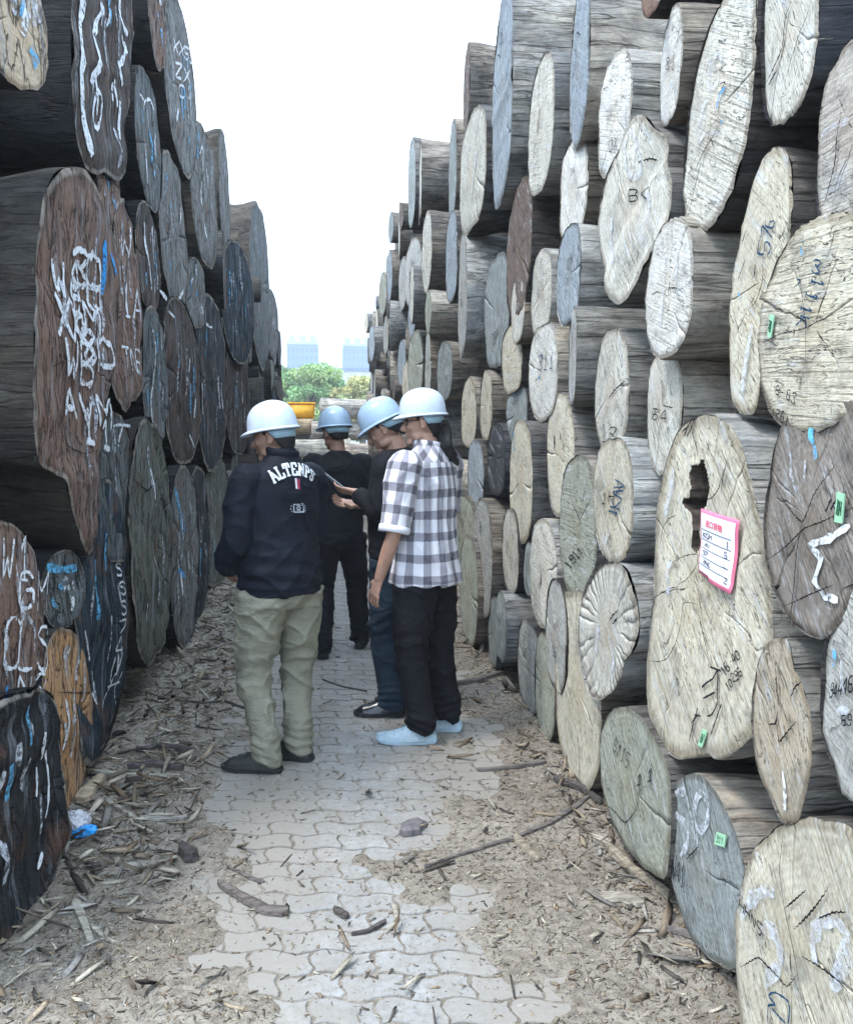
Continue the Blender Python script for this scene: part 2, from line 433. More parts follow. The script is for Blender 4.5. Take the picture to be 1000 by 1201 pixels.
ed = pm.math('POWER', pm.math('MULTIPLY', pm.math('ABSOLUTE', pm.math('SUBTRACT', sp.outputs[0], 0.17)), 1.75), 2.0)
ds = pm.math('ADD', ed, pm.math('MULTIPLY', pm.noise(gp, 11, 7, 0.75), 1.3))
c = pm.mix(pm.ramp(ds, [(0.60, 0.0), (1.0, 0.9)]), c, (0.25, 0.232, 0.205))
pm.color(c)
pm.normal(pm.bump(n3, 0.5, 0.002, pm.bump(n2, 0.5, 0.006)))
PL, PW, AMP, GAP = 0.185, 0.113, 0.0125, 0.0045
def wave(x): return AMP * math.sin(2 * math.pi * x / PL)
def paver_outline(i, j, n=8):
    """closed outline of paver (column i, row j); long edges follow one wave through the whole row"""
    x0 = (i + 0.5 * (j % 2)) * PL; y0 = j * PW
    ph = 0.0
    pts = []
    def sx(v): return 0.010 * math.sin(2 * math.pi * v / PW + 0.4)
    for q in range(n):
        u = q / n; x = x0 + GAP + (PL - 2 * GAP) * u
        pts.append((x, y0 + wave(x) + GAP))
    for q in range(4):
        u = q / 4; y = y0 + GAP + (PW - 2 * GAP) * u
        pts.append((x0 + PL - GAP * .5 + sx(y), y + wave(x0 + PL)))
    for q in range(n):
        u = 1 - q / n; x = x0 + GAP + (PL - 2 * GAP) * u
        pts.append((x, y0 + PW + wave(x) - GAP))
    for q in range(4):
        u = 1 - q / 4; y = y0 + GAP + (PW - 2 * GAP) * u
        pts.append((x0 + GAP * .5 + sx(y), y + wave(x0)))
    return pts
ang = R(-7)
ca, sa = math.cos(ang), math.sin(ang)
cells = []
for j in range(-10, 165):
    for i in range(-14, 16):
        x = (i + 0.5 * (j % 2) + 0.5) * PL; y = (j + 0.5) * PW
        wx, wy = x * ca - y * sa + 0.12 - 0.9 * 0, x * sa + y * ca + 1.5
        wx -= 0.12 * (wy - 1.5)
        if PX0 - 0.10 < wx < PX1 + 0.12 and 1.75 < wy < 15:
            h, m = dirt_h([wx], [wy])
            hh = [dirt_h([wx + dx], [wy + dy])[1][0] for dx, dy in ((0.08, 0), (-0.08, 0), (0, 0.05), (0, -0.05))]
            if min([m[0]] + hh) < 0.8: cells.append((wy, wx, i, j))
cells.sort()
rp = random.Random(4)
def paver_geo(i, j, wx, wy):
    rr = random.Random(i * 91 + j * 7)
    pts = paver_outline(i, j)
    P = []
    for x, y in pts:
        X = x * ca - y * sa + 0.12; Y = x * sa + y * ca + 1.5
        X -= 0.12 * (Y - 1.5)
        P.append((X - wx, Y - wy))
    n = len(P)
    cx = sum(p[0] for p in P) / n; cy = sum(p[1] for p in P) / n
    tx, ty = rr.uniform(-.012, .012), rr.uniform(-.012, .012)
    def zz(x, y): return tx * x + ty * y
    jag = [1 - rr.uniform(0, .03) - (rr.uniform(.03, .10) if rr.random() < .07 else 0) for _ in range(n)]
    V = [(cx + (x - cx) * s, cy + (y - cy) * s, -0.06) for (x, y), s in zip(P, jag)]
    V += [(cx + (x - cx) * s, cy + (y - cy) * s, -0.0035 + zz(x, y)) for (x, y), s in zip(P, jag)]
    V += [(cx + (x - cx) * s * 0.965, cy + (y - cy) * s * 0.965, zz(x, y)) for (x, y), s in zip(P, jag)]
    V.append((cx, cy, 0.0006))
    F = []
    for q in range(n):
        r = (q + 1) % n
        F.append((q, r, n + r, n + q)); F.append((n + q, n + r, 2 * n + r, 2 * n + q)); F.append((2 * n + q, 2 * n + r, 3 * n))
    return V, F
pav_root = empty("paved_strip", (0.15, 4.0, 0.0))
tag(pav_root, kind="structure")
SV, SF = [], []
for k, (wy, wx, i, j) in enumerate(cells):
    V, F = paver_geo(i, j, wx, wy)
    dz = rp.uniform(-.0025, .002)
    if k < 299:
        o = mesh("paver", V, F, pm.m, pav_root, smooth=False)
        o.location = (wx - 0.15, wy - 4.0, dz)
    else:
        b0 = len(SV)
        SV += [(x + wx - 0.15, y + wy - 4.0, z + dz) for x, y, z in V]
        SF += [tuple(b0 + v for v in f) for f in F]
if SV:
    o = mesh("distant_pavers", SV, SF, pm.m, pav_root, smooth=False)
    o["kind"] = "stuff"

# wood chips, shavings and bark crumbs: one mass nobody could count
cm = NT("chip_wood", 0.9, 0.1)
at = cm.new("ShaderNodeVertexColor", layer_name="tone")
cn = cm.noise(cm.coord(), 120, 3)
cm.color(cm.mix(cm.ramp(cn, [(0.4, 0.35), (0.6, 0.0)]), at.outputs[0], (0.05, 0.04, 0.035)))
rs = np.random.RandomState(11)
def scatter(n, xr, yr, dens, lmin, lmax, aspect, thick, tilt):
    X = rs.uniform(xr[0], xr[1], n * 3)
    u = rs.uniform(0, 1, n * 3)
    Y = yr[0] * (yr[1] / yr[0]) ** u                      # more of them near
    keep = rs.uniform(0, 1, n * 3) < dens(X, Y)
    X, Y = X[keep][:n], Y[keep][:n]
    n = len(X)
    Z = dirt_h(X, Y)[0]
    Z = np.maximum(Z, -0.0005)
    L = lmin * (lmax / lmin) ** (rs.uniform(0, 1, n) ** 1.9)
    W = L * rs.uniform(aspect[0], aspect[1], n); T = np.minimum(W * 0.5, rs.uniform(thick[0], thick[1], n))
    th = rs.uniform(0, 2 * np.pi, n); pt = rs.normal(0, tilt, n); rl = rs.normal(0, tilt * 1.3, n)
    # six-vertex sliver: two pointed ends, flat body
    loc = np.array([(-1, -.7, -1), (-.82, .6, 1), (-.3, 1, -.6), (.55, .85, 1), (1, .35, 0), (.72, -.9, -1), (-.4, -.95, 1), (0.1, -.1, 1.5)], float)
    jit = rs.uniform(-.22, .22, (n, 8, 3))
    P = (loc[None] + jit) * np.stack([L / 2, W / 2, T / 2], 1)[:, None, :]
    x, y, z = P[..., 0], P[..., 1], P[..., 2]
    y, z = y * np.cos(rl)[:, None] - z * np.sin(rl)[:, None], y * np.sin(rl)[:, None] + z * np.cos(rl)[:, None]
    x, z = x * np.cos(pt)[:, None] - z * np.sin(pt)[:, None], x * np.sin(pt)[:, None] + z * np.cos(pt)[:, None]
    x, y = x * np.cos(th)[:, None] - y * np.sin(th)[:, None], x * np.sin(th)[:, None] + y * np.cos(th)[:, None]
    zoff = -z.min(1) * 0.75 + Z
    Vv = np.stack([x + X[:, None], y + Y[:, None], z + zoff[:, None]], 2)
    fc = np.array([(0, 7, 1), (1, 7, 2), (2, 7, 3), (3, 7, 4), (4, 7, 5), (5, 7, 6), (6, 7, 0), (0, 1, 2), (0, 2, 5), (2, 3, 4), (2, 4, 5), (0, 5, 6)])
    F = (fc[None] + (np.arange(n) * 8)[:, None, None]).reshape(-1, 3)
    return Vv.reshape(-1, 3), F, n
def tones(n, pal, w):
    pal = np.array(pal); k = rs.choice(len(pal), n, p=np.array(w) / sum(w))
    return np.repeat(pal[k] * rs.uniform(0.5, 1.35, (n, 1)), 8, 0)
PAL = [(0.27, 0.22, 0.155), (0.40, 0.36, 0.285), (0.16, 0.125, 0.09), (0.065, 0.056, 0.05), (0.29, 0.27, 0.24), (0.22, 0.16, 0.105)]
def dens1(X, Y):
    m = dirt_h(X, Y)[1]
    edge = np.maximum(PX0 - X, X - PX1)
    return np.clip(0.16 + m * 0.6 + sstep(-0.1, 0.5, edge) * 0.4, 0, 1)
V, F, n = scatter(60000, (-1.5, 1.5), (1.9, 9.0), dens1, 0.006, 0.034, (.06, .32), (.001, .004), .22)
o = np_mesh("wood_chips", V, F, cm.m, col=tones(n, PAL, (5, 3, 4, 3, 3, 2)))
tag(o, "fine wood chips and shavings strewn over the dirt and pavers between the stacks", "wood chips", kind="stuff")
def dens2(X, Y):
    m = dirt_h(X, Y)[1]
    edge = np.maximum(PX0 - X, X - PX1)
    left = np.where(X < 0, 1.0, 0.55) * sstep(2.6, 3.6, Y + np.where(X < 0, 0, .6))
    return np.clip(0.012 + m * 0.05 + sstep(0.02, 0.4, edge) * (0.12 + 0.85 * left), 0, 1)
V, F, n = scatter(7500, (-1.5, 1.5), (1.9, 13.0), dens2, 0.03, 0.17, (.05, .22), (.003, .012), .3)
o = np_mesh("bark_litter", V, F, cm.m, col=tones(n, PAL, (4, 4, 5, 5, 4, 2)))
tag(o, "broken bark strips and splinters heaped along the foot of both log stacks", "bark litter", kind="stuff")

# ------------------------------------------------------------------ log stacks
FC = dict(cream=(0.45, 0.425, 0.345), pale=(0.47, 0.46, 0.41), white=(0.55, 0.545, 0.51), grey=(0.33, 0.335, 0.32),
          blue=(0.25, 0.29, 0.325), tan=(0.46, 0.37, 0.27), brown=(0.205, 0.135, 0.105), umber=(0.13, 0.10, 0.085), walnut=(0.19, 0.17, 0.15),
          dark=(0.055, 0.058, 0.066), teal=(0.028, 0.045, 0.06), orange=(0.46, 0.27, 0.135), moss=(0.29, 0.305, 0.255), slate=(0.235, 0.265, 0.265))
SC = dict(n=(0.245, 0.222, 0.192), l=(0.50, 0.465, 0.40), d=(0.09, 0.085, 0.084), g=(0.32, 0.325, 0.315), w=(0.42, 0.335, 0.25))
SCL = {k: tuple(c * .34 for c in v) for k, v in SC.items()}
W_RIGHT, W_LEFT = 1.15, -1.20
LOGS = {}
PLACED = {'R': [], 'L': []}        # (Y, Z, half width, half height) of every log end, in the plane of its stack

class Log: pass
# how far each log is pushed in (+) or out (-) so that none runs through its neighbour
S_ADJ = dict(r03=0.048, r01=-0.012, r04b=0.048, r04=-0.066, r06=0.048, r34=0.03, r05=-0.03, r07=-0.018, r09=-0.012, r14=0.018, r15=-0.018, r18=0.108, r17=-0.108, r22=0.018, r21=-0.018, r24=0.078, r23=-0.018, r24c=-0.036, r27=-0.018, r31=0.048, r28=-0.012, r30=0.03, r29=-0.036, r29b=-0.03, r32=0.048, r33=-0.03, r26=0.012, r40=-0.048, r25=0.018, r44=-0.048, r43=-0.018, r46=0.16, r45=-0.03, r46b=-0.09, r47b=-0.078, r50=0.144, r48=-0.108, r49=-0.036, r24b=0.018, r51=-0.084, l02b=-0.066, l09=0.048, l05=0.048, l04=-0.03, l10=-0.048, l03=0.048, l17=0.03, l13=-0.03, l11=0.036, l19=-0.054, l21=-0.024, l20=-0.156, l22=0.16, l23b=-0.108, l24=0.156, l25=-0.16, l08=0.072, r02=-0.036, r41=0.048, r47=-0.06)

def plane_local(lg, px, py):
    d = ray(px, py)
    t = (lg.C - CAM_LOC).dot(lg.N) / d.dot(lg.N)
    p = CAM_LOC + d * t - lg.C
    return p.dot(lg.U), p.dot(lg.V)
def set_frame(lg, yaw):
    a = math.pi if lg.side == 'R' else 0.0
    a += yaw
    lg.N = Vector((math.cos(a), math.sin(a), 0)); lg.V = Vector((0, 0, 1)); lg.U = lg.V.cross(lg.N)

def shape_fn(seed, a, b, lean=0.0, poly=None, rough=1.0, sq=2.0):
    rr = random.Random(seed)
    th = np.linspace(0, 2 * np.pi, 721)
    if poly is not None:
        P = np.array(poly); ang = np.arctan2(P[:, 1], P[:, 0]); rad = np.hypot(P[:, 0], P[:, 1])
        o = np.argsort(ang); ang, rad = ang[o], rad[o]
        ang = np.concatenate([ang - 2 * np.pi, ang, ang + 2 * np.pi]); rad = np.tile(rad, 3)
        t = (th + np.pi) % (2 * np.pi) - np.pi
        r = np.interp(t, ang, rad)
        k = np.ones(9) / 9; r = np.convolve(np.concatenate([r[-9:-1], r, r[1:9]]), k, 'same')[8:-8]
        rough *= 0.35
    else:
        c, s = np.cos(th), np.sin(th)
        r = 1.0 / ((np.abs(c) / a) ** sq + (np.abs(s) / b) ** sq) ** (1 / sq)
        for k, am in ((2, .012), (3, .012), (4, .010), (5, .009), (7, .008)):
            r = r * (1 + rough * am * rr.uniform(.3, 1.5) * np.cos(k * th + rr.uniform(0, 6.3)))
    r = r * (1 + rough * 0.020 * vn(np.cos(th) * 7, np.sin(th) * 7, seed % 97, 3) + rough * 0.012 * vn(np.cos(th) * 26, np.sin(th) * 26, seed % 97, 5))
    def f(t):
        rr_ = np.interp(np.asarray(t) % (2 * np.pi), th, r)
        return rr_
    f.lean = 0 if poly is not None else lean
    return f

def build_log(lg, nth, nr, nl, L, ncr, fcol, scol, holes=(), seed=0, warp=0.008, cracks=None, flare=None):
    rr = random.Random(seed)
    f, lean = lg.f, lg.f.lean
    # ---- angular columns, with three extra per open crack
    th = list(np.linspace(0, 2 * math.pi, nth, endpoint=False))
    cr = []
    if nth >= 40:
        spec = cracks if cracks is not None else [(rr.uniform(0, 6.28), *( (rr.uniform(.0, .45), 1.0) if rr.random() < .6 else (0.05, rr.uniform(.45, .8)) ), rr.uniform(.0015, .005)) for _ in range(ncr)]
        for (t, r0, r1, w) in spec:
            q = int(round(t / (2 * math.pi) * nth)) % nth
            if any(abs(q - z[0]) < 2 or abs(q - z[0]) > nth - 2 for z in cr): continue
            cr.append((q, r0, r1, w))
    crd = {c[0]: c for c in cr}
    cols = []                                                  # (theta, kind, crack)
    for q, t in enumerate(th):
        if q in crd:
            cols += [(t, -1, crd[q]), (t, 0, crd[q]), (t, 1, crd[q])]
        else: cols.append((t, None, None))
    nc = len(cols)
    rho = np.linspace(0, 1, nr + 1)[1:] ** 0.9
    T = np.array([c[0] for c in cols])
    wa = rr.uniform(.04, .12)
    TH = T[None, :] + wa * vn(np.cos(T)[None, :] * 1.3 + rho[:, None] * 3.1, np.sin(T)[None, :] * 1.3 + 0 * rho[:, None], seed % 89, 8) * (1 - rho[:, None] * .4) \
        + 0.035 * vn(np.cos(T)[None, :] * 3 + rho[:, None] * 11, np.sin(T)[None, :] * 3 + 0 * rho[:, None], seed % 83, 18)
    RR = f(TH) * rho[:, None]
    X = RR * np.cos(TH); Y = RR * np.sin(TH)
    push = np.zeros_like(X)
    for ci, (t, kd, c) in enumerate(cols):
        if c is None: continue
        _, r0, r1, w = c
        amt = sstep(r0 - .04, r0 + .12, rho) * (1 - sstep(r1 - .1, r1 + .03, rho) if r1 < 1 else 1)
        wob = 0.6 + 0.5 * vn(rho * 9, 0 * rho, seed, ci)
        if kd == 0: push[:, ci] = amt * (0.02 + 4 * w)
        else:
            tx, ty = -np.sin(TH[:, ci]), np.cos(TH[:, ci])
            X[:, ci] += kd * w * amt * wob * tx; Y[:, ci] += kd * w * amt * wob * ty
    X = X + lean * Y
    sd = seed % 71
    def warpz(x, y):
        x = np.asarray(x, float); y = np.asarray(y, float)
        ca_, sa_ = math.cos(sd), math.sin(sd)
        u = x * ca_ + y * sa_
        return warp * vn(x * 4, y * 4, sd, 61) + warp * 0.5 * vn(u * 14, 0 * u, sd, 62) + warp * 0.8 * np.sign(np.sin(u * 9 + sd)) * sstep(.6, 1, np.abs(np.sin(u * 9 + sd))) * .5
    lg.warpz = warpz
    Z = warpz(X, Y) - push
    if holes:
        for poly, depth in holes:
            P = np.array(poly)
            ins = np.zeros(X.shape, bool)
            xj = P[:, 0]; yj = P[:, 1]; n = len(P)
            for i in range(n):
                j = (i - 1) % n
                cnd = ((yj[i] > Y) != (yj[j] > Y)) & (X < (xj[j] - xj[i]) * (Y - yj[i]) / (yj[j] - yj[i] + 1e-12) + xj[i])
                ins ^= cnd
            Z = np.where(ins, Z - depth * (1 + .35 * vn(X * 60, Y * 12, 0, 77)), Z)
    # ragged edge: outermost ring a touch back
    Z[-1] -= 0.004 + 0.004 * vn(np.cos(T) * 20, np.sin(T) * 20, seed % 50, 4)
    Vt = [(float(x), float(y), float(z)) for x, y, z in zip(X.ravel(), Y.ravel(), Z.ravel())]
    cz = float(warpz([0.0], [0.0])[0])
    Vt.append((0, 0, cz))
    ci = len(Vt) - 1
    F, UVs = [], []
    nrr = len(rho)
    for q in range(nc):
        q2 = (q + 1) % nc
        u0, u1 = q / nc, (q + 1) / nc
        F.append((ci, q, q2)); UVs += [(0, u0), (rho[0], u0), (rho[0], u1)]
        for i in range(nrr - 1):
            F.append((i * nc + q, (i + 1) * nc + q, (i + 1) * nc + q2, i * nc + q2))
            UVs += [(rho[i], u0), (rho[i + 1], u0), (rho[i + 1], u1), (rho[i], u1)]
    face = mesh("cut_end", Vt, F, M['cutL'] if lg.side == 'L' else M['cut'], lg.root, smooth=not holes)
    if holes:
        if 'rot' not in M: M['rot'] = plain("shaded_rotten_heartwood", (0.06, 0.048, 0.04), .95, .05, 40, .5, .8, 90)  # rotten wood, its colour also darkened to paint in the hollow's shade
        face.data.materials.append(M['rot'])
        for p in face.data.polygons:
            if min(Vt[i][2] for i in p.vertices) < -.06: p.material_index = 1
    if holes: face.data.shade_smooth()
    uv = face.data.uv_layers.new(name="polar")
    uv.data.foreach_set("uv", np.array(UVs, np.float32).ravel())
    face.color = (*fcol, 1)
    # ---- log side
    nb = max(16, nth // 2) if nth < 40 else nth
    Tb = np.linspace(0, 2 * np.pi, nb, endpoint=False)
    zs = np.concatenate([[0.0, 0.02], np.linspace(0.07, min(1.3, L * .45), nl), np.linspace(min(1.3, L * .45), L, 4)[1:]])
    tap = rr.uniform(-.02, .02)
    slim = rr.uniform(.05, .12)
    ox, oy = rr.uniform(-.03, .03), rr.uniform(-.02, .02)
    VV = []
    r0 = f(Tb)
    for z in zs:
        k = sstep(0, .5, z)
        r = r0 * (1 - slim * float(sstep(0.02, .34, z))) * (1 + tap * z) * (1 + k * 0.03 * vn(np.cos(Tb) * 1.6, np.sin(Tb) * 1.6, z * 1.3 + seed % 31, 90)) + 0.005 * min(1, z / .03 + .1) * vn(np.cos(Tb) * 9, np.sin(Tb) * 9, z * 2.2 + seed % 31, 91)
        r = r + 0.003 * vn(np.cos(Tb) * 24, np.sin(Tb) * 24, z * 1.5 + seed % 31, 92) * min(1, z / .05 + .3)
        if flare: r = r * (1 + flare * sstep(.0, .6, z))
        x = r * np.cos(Tb); y = r * np.sin(Tb)
        x = x + lean * y
        for a_, b_ in zip(x + ox * z, y + oy * z): VV.append((a_, b_, -z - 0.002))
    FF = []
    for i in range(len(zs) - 1):
        for q in range(nb):
            q2 = (q + 1) % nb
            FF.append((i * nb + q, (i + 1) * nb + q, (i + 1) * nb + q2, i * nb + q2))
    FF.append(tuple((len(zs) - 1) * nb + q for q in reversed(range(nb))))
    body = mesh("log_body", VV, FF, M['side'], lg.root, smooth=True)
    body.color = (*scol, 1)
    lg.face, lg.body = face, body

def add_log(side, key, bbox, s, fc, sc, label, **o):
    lg = Log(); lg.side = side; lg.key = key
    seed = (hash_key(key) + 17) % 99991
    s = s + S_ADJ.get(key, 0.0)
    if 'poly' in o:
        xs_ = [p[0] for p in o['poly']]; ys_ = [p[1] for p in o['poly']]
        bbox = (min(xs_), min(ys_), max(xs_), max(ys_))
    x0, y0, x1, y1 = bbox
    xc, yc = (x0 + x1) / 2, (y0 + y1) / 2
    sg = 1 if side == 'R' else -1
    Wd = W_RIGHT if side == 'R' else W_LEFT
    best = None
    def solve(s_):
        Xf = Wd + sg * s_
        d = ray(xc, yc)
        C0 = CAM_LOC + d * (Xf / d.x)
        res = None
        for mag in range(0, 34):
            for q in ((mag,) if mag == 0 else (mag, -mag)):
                lg.C = C0.copy(); set_frame(lg, R(q))
                try:
                    u0, _ = plane_local(lg, x0, yc); u1, _ = plane_local(lg, x1, yc)
                    _, v0 = plane_local(lg, xc, y1); _, v1 = plane_local(lg, xc, y0)
                except ZeroDivisionError: continue
                Dh, Dv = u1 - u0, v1 - v0
                if Dh <= 0 or Dv <= 0: continue
                ratio = Dh / Dv
                lo, hi = o.get('ratio', (0.80, 1.12))
                err = max(0, lo - ratio, ratio - hi) + mag * 0.0005
                if res is None or err < res[0] - 1e-6: res = (err, q, u0, u1, v0, v1, C0)
        return res
    if o.get('ground'):
        for it in range(8):
            r_ = solve(s); zb = r_[6].z + r_[4]
            # bottom is off the ground: slide the log along its sight line until it rests
            k = (CAM_LOC.z - 0.0) / (CAM_LOC.z - zb)
            Xn = r_[6].x * k
            s = max(-0.42, min(0.3, (Xn - Wd) * sg))
    r_ = solve(s)
    _, q, u0, u1, v0, v1, C0 = r_
    lg.C = C0.copy(); set_frame(lg, R(q))
    sh = (u0 + u1) / 2; lg.C = lg.C + lg.U * sh
    sv_ = (v0 + v1) / 2; lg.C = lg.C + lg.V * sv_
    a, b = (u1 - u0) / 2, (v1 - v0) / 2
    poly = None
    if 'poly' in o: poly = [plane_local(lg, *p) for p in o['poly']]
    lg.a, lg.b = a, b
    lg.f = shape_fn(seed, a, b, o.get('lean', 0.0), poly, o.get('rough', 1.0), o.get('sq', 2.5 if side == 'R' else 2.2))
    lg.root = empty("log")
    lg.root.matrix_world = Matrix.Translation(lg.C) @ Matrix((lg.U, lg.V, lg.N)).transposed().to_4x4()
    hpx = y1 - y0
    big = hpx > 230 or o.get('det') == 2; mid = hpx > 110
    nth, nr, nl = (128, 26, 14) if big else ((72, 12, 9) if mid else (48, 7, 6))
    if 'holes' in o: nth, nr = 260, 90
    holes = [([plane_local(lg, *p) for p in pl], dp) for pl, dp in o.get('holes', [])]
    fcol = FC[fc] if isinstance(fc, str) else fc
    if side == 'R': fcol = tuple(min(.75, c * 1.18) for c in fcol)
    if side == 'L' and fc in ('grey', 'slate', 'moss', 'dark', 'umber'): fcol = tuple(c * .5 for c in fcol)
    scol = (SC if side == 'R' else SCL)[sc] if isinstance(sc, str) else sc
    rr = random.Random(seed)
    j = rr.uniform(.9, 1.1); fcol = tuple(c * j for c in fcol); j = rr.uniform(.65, 1.4); h_ = rr.uniform(-.10, .06); scol = (scol[0] * j * (1 + h_), scol[1] * j, scol[2] * j * (1 - h_ * 1.3))
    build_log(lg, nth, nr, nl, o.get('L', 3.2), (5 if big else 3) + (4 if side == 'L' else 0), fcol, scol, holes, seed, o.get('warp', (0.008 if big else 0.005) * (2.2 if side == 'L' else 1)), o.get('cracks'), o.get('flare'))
    tag(lg.root, label, "log", "sawn logs in the %s stack" % ('right' if side == 'R' else 'left'))
    LOGS[key] = lg
    PLACED[side].append((lg.C.y, lg.C.z, a * abs(math.cos(R(q))) , b))
    return lg
def hash_key(k):
    h = 7
    for c in k: h = (h * 131 + ord(c)) % 1000003
    return h

